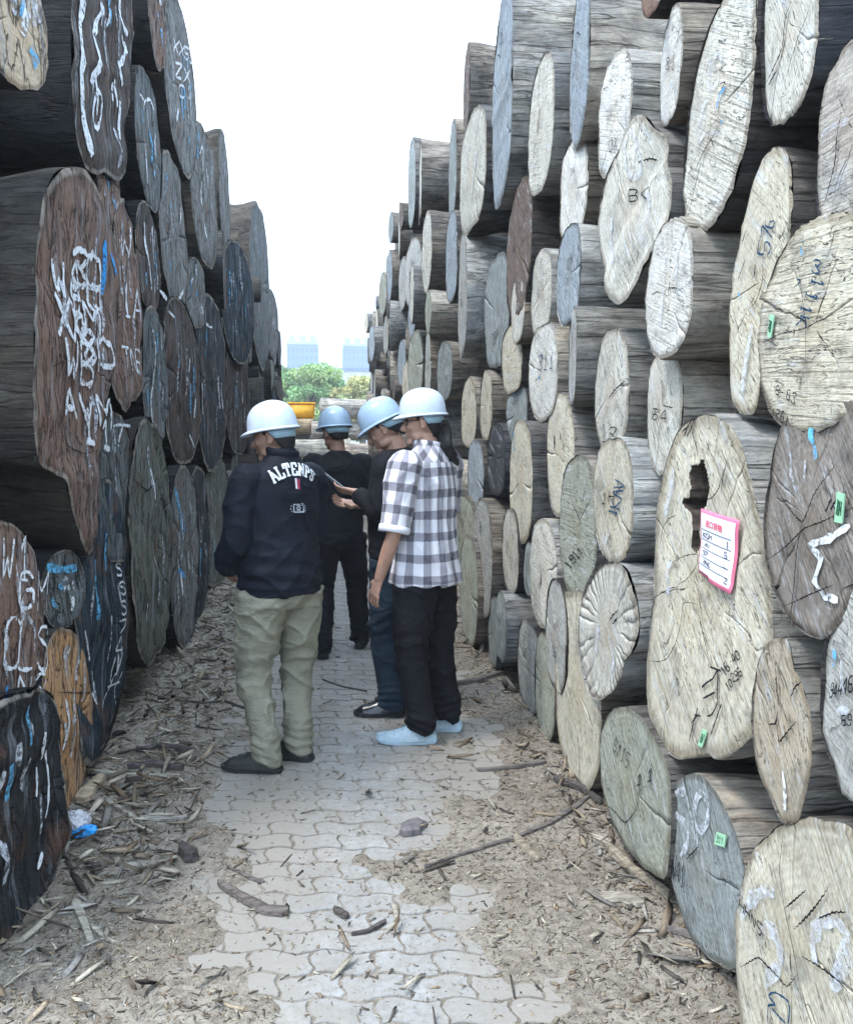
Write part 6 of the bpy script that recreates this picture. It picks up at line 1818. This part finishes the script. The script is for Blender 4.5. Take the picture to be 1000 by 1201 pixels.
# ---- 3: man looking down at a phone
H3 = 1.775
k3 = H3 / 1.74
s3 = dict(head=(0, -27), skin=P_['skin'], hat=shell_mat("sky_blue_hat_plastic", (0.32, 0.44, 0.58)), wide=1.05, fat=1.08,
    arms=dict(L=dict(j=[(-.20, .02, 1.44), (-.25, .06, 1.19), (-.15, .205, 1.285)], dir=(.25, 1, .12), palm=(.5, 0, .85), hs=1, curl=.55),
              R=dict(j=[(.20, .02, 1.44), (.24, .05, 1.16), (.08, .24, 1.20)], dir=(-.35, 1, .1), palm=(-.5, 0, .8), hs=-1, curl=.45)),
    legs=dict(L=dict(j=[(-.095, 0, .89), (-.11, .05, .49), (-.10, .015, .09)]), R=dict(j=[(.095, 0, .89), (.11, .02, .49), (.11, -.06, .09)])))
b3, T3, c3 = person((465, 833), H3, 76, s3, "man in dark top and jeans bowing his head over a phone")
den = cloth_mat("dark_denim", (0.012, 0.024, 0.04), .85, 500, 0, .3, .4)
trousers(b3, s3, den, k3, .008, seed=13)
tp = [torso_piece([(.86, .185, .14, 0, 0), (.95, .19, .145, 0, .01), (1.12, .19, .15, 0, .012), (1.3, .205, .14, 0, 0), (1.42, .19, .12, 0, -.01), (1.48, .13, .09, 0, -.015), (1.53, .068, .07, 0, -.01)])]
for a in s3['arms'].values(): tp.append(sleeve_piece(a, (.075, .07, .062, .053, .044), 1.88))
fuse("dark_shirt", tp, 0.008, blk, b3, 3, folds(.007, 7, .8, 41))
shoe_parts(b3, (-.10, .015), R(8), plain("black_polished_leather", (0.012, 0.014, 0.02), .22, .6), sh_sole)
shoe_parts(b3, (.11, -.06), R(-6), sh_dark, sh_sole)

# ---- 4: man in the checked shirt
H4 = 1.79
k4 = H4 / 1.74
s4 = dict(hs=.94, head=(30, -4), skin=P_['skin'], hat=shell_mat("white_hat_plastic", (0.52, 0.60, 0.70)), wide=1.05, hair_low=-.085,
    arms=dict(L=dict(j=[(-.195, 0, 1.435), (-.272, .015, 1.11), (-.268, .11, .875)], palm=(.9, -.3, 0), hs=-1, curl=.32),
              R=dict(j=[(.195, 0, 1.455), (.235, .03, 1.18), (.15, .2, 1.06)])),
    legs=dict(L=dict(j=[(-.095, 0, .90), (-.10, .03, .49), (-.085, -.02, .09)]), R=dict(j=[(.095, 0, .90), (.13, .01, .49), (.155, -.03, .09)])))
b4, T4, c4 = person((500, 865), H4, 50, s4, "man in a black and white checked shirt, glasses and pale blue sneakers")
blk2 = cloth_mat("black_trouser_cloth", (0.006, 0.006, 0.009), .8, 600, 0, .2, .4)
trousers(b4, s4, blk2, k4, .008, r=(.108, .100, .086, .072), seed=17, low=.075, pel=(.165, .125))
pl = plaid_mat()
pl_s = plaid_mat(0.082)
tp = [torso_piece([(.835, .212, .185, 0, .0), (.87, .21, .182, 0, .0), (1.0, .192, .155, 0, 0), (1.15, .178, .14, 0, .005), (1.32, .195, .135, 0, 0), (1.44, .188, .12, 0, -.01), (1.50, .135, .09, 0, -.015), (1.545, .078, .075, 0, -.012)])]
def sex(x, y, z):
    a = np.arctan2(x, -y)
    return .0045 * np.sin(a * 26 + 1.5 * vn(x * 6, y * 6, z * 2, 3)) * sstep(.9, 1.1, z) * sstep(1.46, 1.3, z) * sstep(.0, -.05, y) + .006 * np.sin(a * 9 + z * 5) * sstep(1.15, .85, z)
sh4 = fuse("checked_shirt", tp, 0.0075, pl, b4, 3, folds(.006, 6, .5, 51, sex))
for sd, a in s4['arms'].items():
    p0, p1 = Vector(a['j'][0]), Vector(a['j'][1])
    z = (p0 - p1).normalized(); x = Vector((0, 1, 0)).cross(z).normalized(); y = z.cross(x)
    fr = Matrix.Translation(p1) @ Matrix((x, y, z)).transposed().to_4x4()
    fuse("sleeve", [sleeve_piece(a, (.085, .083, .076, .06, .06), 0.96, .72)], 0.0075, pl_s, sh4, 3, folds(.006, 7, .6, 57), frame=fr)
    V, F = tube([p1 + z * .040, p1 + z * .005], [(.079, .079), (.080, .080)], 28, caps=False)
    o = mesh("cuff", V, F, pl_s, sh4); md = o.modifiers.new("s", 'SOLIDIFY'); md.thickness = .005
V, F = tube([Vector((.070 * math.cos(a), -.010 + .073 * math.sin(a), 1.548 + .010 * math.sin(a - 1))) for a in np.linspace(-4.2, 1.1, 28)], [(.008, .022)] * 28, 10)
mesh("collar", V, F, pl, sh4)
# long dark hair falling over the collar
P = [chain([T4 @ (c4 + Vector((-.02, -.085, .0))), T4 @ (c4 + Vector((0, -.10, -.06))), Vector((.015, -.105, H4 - .25)), Vector((.05, -.13, H4 - .30)), Vector((.085, -.14, H4 - .35))], [(.06, .028), (.062, .028), (.05, .022), (.028, .012), (.008, .006)], 16)]
fuse("long_hair", P, .005, P_['hair'], b4, 2, lambda co, no: .003 * np.sin(co[:, 0] * 260 + 6 * vn(co[:, 0] * 20, co[:, 1] * 20, co[:, 2] * 5)))
gl = plain("black_plastic", (0.012, 0.012, 0.014), .25, .5)
root = mesh("glasses", *tube([T4 @ (c4 + Vector((-.008, .094, .012))), T4 @ (c4 + Vector((0, .096, .015))), T4 @ (c4 + Vector((.008, .094, .012)))], .0022, 6), gl, b4)
for s in (-1, 1):
    pts = [T4 @ (c4 + Vector((s * (.033 + .025 * math.cos(w)), .094 - .012 * abs(.033 + .025 * math.cos(w)) / .05, .008 + .018 * math.sin(w)))) for w in np.linspace(0, 2 * math.pi, 20)]
    mesh("lens_rim", *tube(pts, .0024, 6), gl, root)
    mesh("temple_arm", *tube([T4 @ (c4 + Vector((s * .058, .082, .012))), T4 @ (c4 + Vector((s * .077, .05, .014))), T4 @ (c4 + Vector((s * .082, 0, .012)))], .0024, 6), gl, root)
snk = plain("pale_blue_knit", (0.36, 0.46, 0.52), .8, .2, 90, .15, .6, 260); snk_s = plain("pale_blue_foam", (0.36, 0.48, 0.56), .6, .3)
shoe_parts(b4, (-.085, -.02), R(36), snk, snk_s, True, .30); shoe_parts(b4, (.155, -.03), R(24), snk, snk_s, True, .30)

# phone held by man 3
bpy.context.view_layer.update()
def on_person(b, p): return b.matrix_world @ Vector(p)
bm = bmesh.new(); add_box(bm, .075, .155, .009, bevel=.003)
ph = from_bm("mobile_phone", bm, plain("phone_case", (0.06, 0.065, 0.085), .25, .6))
A3 = Vector(s3['arms']['L']['j'][2])
ph.matrix_world = b3.matrix_world @ Matrix.Translation(Vector((-.11, .335, 1.345))) @ Euler((R(38), R(-8), R(20))).to_matrix().to_4x4()
tag(ph, "dark mobile phone held up in front of the man with bowed head", "phone")
bm = bmesh.new(); add_box(bm, .069, .145, .001, (0, 0, .0052))
sc_ = NT("phone_screen", .12, .5); sc_.color((0.02, 0.03, 0.045)); sc_.b.inputs["Emission Color"].default_value = (.3, .4, .5, 1); sc_.b.inputs["Emission Strength"].default_value = .25
from_bm("screen", bm, sc_.m, ph)

# ------------------------------------------------------------------ lettering and badges on the black jacket
bpy.context.view_layer.update()
def bvh_of(o):
    dg = bpy.context.evaluated_depsgraph_get()
    me = o.evaluated_get(dg).to_mesh(); mw = o.matrix_world
    t = BVHTree.FromPolygons([mw @ v.co for v in me.vertices], [tuple(p.vertices) for p in me.polygons])
    return t
jt = bvh_of(j1)
c_pt, c_nrm, _, _ = jt.ray_cast(CAM_LOC, ray(346, 560).normalized())
# a frame on the back of the jacket: everything is laid out in metres on it and pressed on to the cloth
bk_up = Vector((0, 0, 1)); bk_n = Vector((c_nrm.x, c_nrm.y, 0)).normalized(); bk_r = bk_up.cross(bk_n).normalized()
def on_back(u, v, lift=.0025):
    q = c_pt + bk_r * u + bk_up * v + bk_n * .3
    h, n, _, _ = jt.ray_cast(q, -bk_n)
    if h is None: h, n = c_pt + bk_r * u + bk_up * v, bk_n
    return h + n * lift
jinv = j1.matrix_world.inverted()
white_felt = plain("white_felt_letter", (0.62, 0.65, 0.68), .85, .2)
SL = dict(A=[[(0, 0), (.5, 1), (1, 0)], [(.25, .38), (.75, .38)], [(-.12, 0), (.2, 0)], [(.8, 0), (1.12, 0)], [(.36, 1), (.6, 1)]], L=[[(.2, 1), (.2, 0), (.95, 0), (.95, .3)], [(0, 1), (.45, 1)], [(0, 0), (.3, 0)]],
          T=[[(.5, 0), (.5, 1)], [(0, .72), (0, 1), (1, 1), (1, .72)], [(.25, 0), (.75, 0)]], E=[[(.95, .75), (.95, 1), (.15, 1), (.15, 0), (.95, 0), (.95, .27)], [(.15, .5), (.65, .5)], [(0, 1), (.2, 1)], [(0, 0), (.2, 0)]],
          N=[[(.15, 0), (.15, 1), (.85, 0), (.85, 1)], [(0, 0), (.3, 0)], [(-.02, 1), (.2, 1)], [(.7, 1), (1, 1)]], P=[[(.2, 0), (.2, 1), (.8, 1), (.95, .8), (.8, .5), (.2, .5)], [(0, 0), (.45, 0)], [(0, 1), (.2, 1)]],
          S=[[(.9, .7), (.9, .95), (.5, 1), (.12, .9), (.15, .6), (.85, .42), (.9, .12), (.5, 0), (.1, .05), (.1, .3)]])
lh, lw = .052, .027
cx0 = .000
for i, ch in enumerate("ALTENPS"):
    t = (i - 3) / 3
    ang = -t * R(33); Rr_ = .165
    cu, cv = cx0 + Rr_ * math.sin(-ang), Rr_ * math.cos(ang) - Rr_ + .012
    V, F = [], []
    for k, pl in enumerate(SL[ch]):
        P = [Vector(((a - .5) * lw, b * lh)) for a, b in pl]
        w = .0052 if len(pl) > 2 or k == 0 else .0034
        fine = []
        for a, b in zip(P[:-1], P[1:]):
            for q in range(4): fine.append(a.lerp(b, q / 4))
        fine.append(P[-1])
        for q, p in enumerate(fine):
            tg = (fine[min(q + 1, len(fine) - 1)] - fine[max(q - 1, 0)]).normalized(); nn = Vector((-tg.y, tg.x))
            for s in (-1, 1):
                x = p + nn * w * s + (tg * w * .6 if q == len(fine) - 1 else (tg * -w * .6 if q == 0 else Vector((0, 0))))
                u = cu + x.x * math.cos(ang) - x.y * math.sin(ang); v = cv + x.x * math.sin(ang) + x.y * math.cos(ang)
                V.append(jinv @ on_back(u, v, .003 + .0003 * k))
            if q: b = len(V) - 4; F.append((b, b + 1, b + 3, b + 2))
    mesh("letter", V, F, white_felt, j1, smooth=False)
def patch(name, u0, u1, v0, v1, mat, lift=.003, n=6):
    V, F = [], []
    for j in range(n + 1):
        for i in range(n + 1): V.append(jinv @ on_back(u0 + (u1 - u0) * i / n, v0 + (v1 - v0) * j / n, lift))
    for j in range(n):
        for i in range(n):
            b = j * (n + 1) + i; F.append((b, b + 1, b + n + 2, b + n + 1))
    return mesh(name, V, F, mat, j1, smooth=False)
dimw = plain("dull_white_thread", (0.42, 0.45, 0.5), .85)
patch("badge", -.004, .006, -.052, -.004, plain("white_thread", (.6, .58, .62), .85), .003)
patch("badge", .008, .020, -.056, -.008, plain("dark_red_thread", (.28, .03, .07), .85), .003)
for u0, u1, v0, v1 in ((-.018, .034, -.125, -.121), (-.018, .034, -.162, -.158), (-.018, -.013, -.158, -.125), (.029, .034, -.158, -.125), (-.030, -.026, -.134, -.128), (-.034, -.029, -.146, -.141), (-.029, -.025, -.158, -.153), (.042, .046, -.136, -.130), (.045, .050, -.147, -.142), (.041, .045, -.158, -.153), (-.002, .018, -.131, -.128), (-.002, .018, -.154, -.151)):
    patch("embroidery", u0, u1, v0, v1, dimw, .0032, 2)
ring = [(.008 + .010 * math.cos(a), -.1415 + .009 * math.sin(a)) for a in np.linspace(0, 2 * math.pi, 17)]
V, F = [], []
for u, v in ring:
    V += [jinv @ on_back(u, v, .0036), jinv @ on_back(.008 + (u - .008) * .6, -.1415 + (v + .1415) * .6, .0036)]
for q in range(16): F.append((q * 2, q * 2 + 1, q * 2 + 3, q * 2 + 2))
mesh("embroidery", V, F, dimw, j1, smooth=False)

# ------------------------------------------------------------------ single pieces lying on the path
wd = NT("splintered_wood", .9, .1)
oi = wd.new("ShaderNodeObjectInfo"); co = wd.coord()
n = wd.noise(wd.mapping(co, (4, 60, 60)), 1.5, 5, .65, wd.math('MULTIPLY', oi.outputs["Random"], 40.0))
wd.color(wd.mix(wd.ramp(n, [(.35, 0.), (.62, 1.)]), wd.mix(1.0, oi.outputs["Color"], (.35, .33, .32), 'MULTIPLY'), oi.outputs["Color"]))
wd.normal(wd.bump(n, .7, .006))
def stick(pts_px, w0, w1, th, col, label, name="wood_splinter", cat="wood piece", seed=0, lift=0.0, tint2=None):
    """splinter or bark strip on the ground; w0/w1 widths in metres"""
    rr = random.Random(seed)
    P = []
    for x, y in pts_px:
        p = ground_pt(x, y, 0); P.append(p)
    o0 = P[0].copy()
    root_z = float(dirt_h([P[len(P) // 2].x], [P[len(P) // 2].y])[0][0])
    V, F = [], []
    fine = []
    for i in range(len(P) - 1):
        for q in range(5): fine.append(P[i].lerp(P[i + 1], q / 5))
    fine.append(P[-1]); n = len(fine)
    for i, p in enumerate(fine):
        t = (fine[min(i + 1, n - 1)] - fine[max(i - 1, 0)]).normalized(); s = Vector((-t.y, t.x, 0)).normalized()
        w = (w0 + (w1 - w0) * i / (n - 1)) * rr.uniform(.94, 1.06) * (.45 if i in (0, n - 1) else 1)
        z = max(0.0, float(dirt_h([p.x], [p.y])[0][0])) + lift * (i / (n - 1))
        k = rr.uniform(.93, 1.05)
        for a, b in ((-.5, .15), (-.42, .8 * k), (0.05, 1.0), (.40, .75 * k), (.5, .1), (0, 0)):
            V.append(p + s * w * a + Vector((0, 0, z + th * b)) - o0)
    for i in range(n - 1):
        for q in range(6): F.append((i * 6 + q, i * 6 + (q + 1) % 6, (i + 1) * 6 + (q + 1) % 6, (i + 1) * 6 + q))
    F.append(tuple(reversed(range(6)))); F.append(tuple(range((n - 1) * 6, n * 6)))
    o = mesh(name, V, F, wd.m, smooth=False); o.location = o0; o.color = (*col, 1)
    return tag(o, label, cat)
G1, G2, G3, G4 = (.17, .15, .14), (.30, .26, .20), (.10, .09, .085), (.38, .35, .29)
stick([(256, 1038), (285, 1055), (312, 1070), (338, 1072)], .025, .06, .022, G1, "longest dark board splinter lying on the left edge of the pavers", seed=1)
stick([(605, 984), (618, 1000), (632, 1014)], .045, .035, .02, G2, "short pale brown stick leaning over the long thin branch on the right", seed=2)
stick([(498, 1022), (550, 1002), (600, 987), (645, 968), (690, 940)], .012, .03, .014, G1, "long thin branch running from the pavers to the foot of the right stack", "branch", "branch", seed=3)
stick([(88, 1060), (98, 1085), (108, 1112)], .035, .02, .014, G4, "pale bark strip pointing down at the lower left", seed=4)
stick([(108, 1090), (122, 1102), (140, 1112)], .02, .012, .01, G4, "thin pale splinter forking off the pale bark strip at the lower left", seed=5)
stick([(112, 912), (160, 914), (212, 914)], .035, .02, .02, G4, "long pale straight slat beside the left stack", seed=6)
stick([(95, 948), (108, 930), (120, 918)], .09, .05, .03, (.42, .34, .24), "light freshly split wedge under the orange log end", seed=7)
stick([(122, 942), (150, 958), (166, 968)], .03, .02, .015, G4, "pale curved chip between the stack and the small log stub", seed=8)
stick([(150, 905), (180, 900), (215, 905)], .05, .04, .025, G3, "dark bark slab lying among litter on the left", seed=9)
stick([(160, 886), (185, 880), (225, 884)], .035, .03, .03, G3, "dark thin bark slab behind the other on the left", seed=10)
stick([(165, 962), (200, 964), (222, 960)], .045, .02, .012, (.36, .34, .31), "grey flat strip on the dirt at the left", seed=11)
stick([(213, 1000), (228, 1014)], .05, .06, .045, G3, "stubby dark wood offcut at the left of the pavers", "wood_offcut", seed=12)
stick([(392, 1068), (408, 1078)], .028, .032, .018, G3, "small dark offcut in the middle of the path", "wood_offcut", seed=13)
stick([(412, 1098), (432, 1094), (452, 1082)], .014, .02, .014, G3, "dark curved twig near the middle of the path", "twig", "twig", seed=14)
stick([(462, 1062), (466, 1080), (452, 1096)], .02, .012, .008, G4, "pale thin strip beside the dark curved twig", seed=15)
stick([(185, 822), (240, 826), (262, 824), (288, 832)], .02, .015, .015, G3, "long dark stick pointing at the front man's knee", "branch", "branch", seed=16)
stick([(378, 798), (400, 806), (430, 812)], .012, .014, .012, G3, "thin dark stick on the pavers between the men", "twig", "twig", seed=17)
stick([(520, 806), (560, 800), (600, 790)], .03, .05, .03, G1, "grey stick behind the pale blue sneakers", "branch", "branch", seed=18)
stick([(715, 1003), (745, 1030), (785, 1056)], .05, .04, .03, G2, "long brown bark strip at the foot of the slanting blue-grey log", seed=19)
stick([(703, 1056), (730, 1058), (755, 1066)], .06, .05, .02, G4, "short broad pale board piece before the right stack", seed=20)
stick([(780, 1096), (815, 1108), (860, 1130)], .03, .03, .02, G1, "dark bark sliver along the slanting blue-grey log's foot", seed=21)
stick([(650, 918), (690, 936), (705, 950)], .04, .03, .03, G3, "dark bark chunk at the foot of the yellowish log", seed=22)
stick([(560, 905), (600, 903), (640, 898)], .02, .03, .02, G1, "dark stick on the dirt right of the pavers", "twig", "twig", seed=23)
stick([(20, 1150), (45, 1140), (62, 1138)], .03, .02, .012, G2, "brown strip by the bottom left corner", seed=24)
stick([(268, 1020), (290, 1030), (310, 1036)], .012, .02, .01, G1, "thin twig just above the longest dark splinter", "twig", "twig", seed=25)
# flat stone
rs2 = random.Random(8)
c0 = ground_pt(485, 974)
out = [(-.062, -.03), (-.05, .015), (-.02, .05), (.03, .055), (.06, .03), (.052, .005), (.03, -.012), (.022, -.04), (-.015, -.055), (-.045, -.05)]
V = [(x, y, 0) for x, y in out] + [(x * .96, y * .96, .022 + rs2.uniform(-.004, .006)) for x, y in out] + [(x * .7, y * .7, .034 + rs2.uniform(-.004, .004)) for x, y in out] + [(0, 0, .034)]
m = len(out); F = []
for l in range(2):
    for q in range(m): F.append((l * m + q, l * m + (q + 1) % m, (l + 1) * m + (q + 1) % m, (l + 1) * m + q))
for q in range(m): F.append((2 * m + q, 2 * m + (q + 1) % m, 3 * m))
o = mesh("stone", V, F, plain("dark_stone", (.13, .12, .125), .85, .2, 30, .3, .8, 60), smooth=False); o.location = (c0.x, c0.y, 0)
tag(o, "flat dark grey stone slab lying on the middle pavers", "stone")
# crumpled litter bag
def crumple(name, c, r, sq, mat, seed, parent=None):
    bm = bmesh.new(); bmesh.ops.create_icosphere(bm, subdivisions=5, radius=1)
    co_ = np.array([v.co for v in bm.verts])
    f = 1 + .35 * ridge(vn(co_[:, 0] * 2.2, co_[:, 1] * 2.2, co_[:, 2] * 2.2, seed)) * .5 + .16 * ridge(vn(co_[:, 0] * 5, co_[:, 1] * 5, co_[:, 2] * 5, seed + 3))
    for v, k in zip(bm.verts, f): v.co = Vector((v.co.x * sq[0], v.co.y * sq[1], max(-.6, v.co.z) * sq[2])) * r * float(k)
    o = from_bm(name, bm, mat, parent, smooth=True); o.location = c
    return o
pw = plain("clear_white_plastic_film", (.55, .56, .6), .3, .5, 30, .25); pw.node_tree.nodes["Principled BSDF"].inputs["Transmission Weight"].default_value = .25
pb = plain("blue_plastic_film", (.02, .26, .62), .3, .5, 30, .3)
g0 = ground_pt(86, 984)
o = crumple("plastic_litter", (g0.x, g0.y + .02, .055), .052, (1, .9, .8), pw, 3)
tag(o, "crumpled white and blue plastic wrapper beside the blackened log at the left", "litter")
crumple("blue_wrapper", (.035, -.03, -.02), .042, (1.2, .7, .55), pb, 6, o)
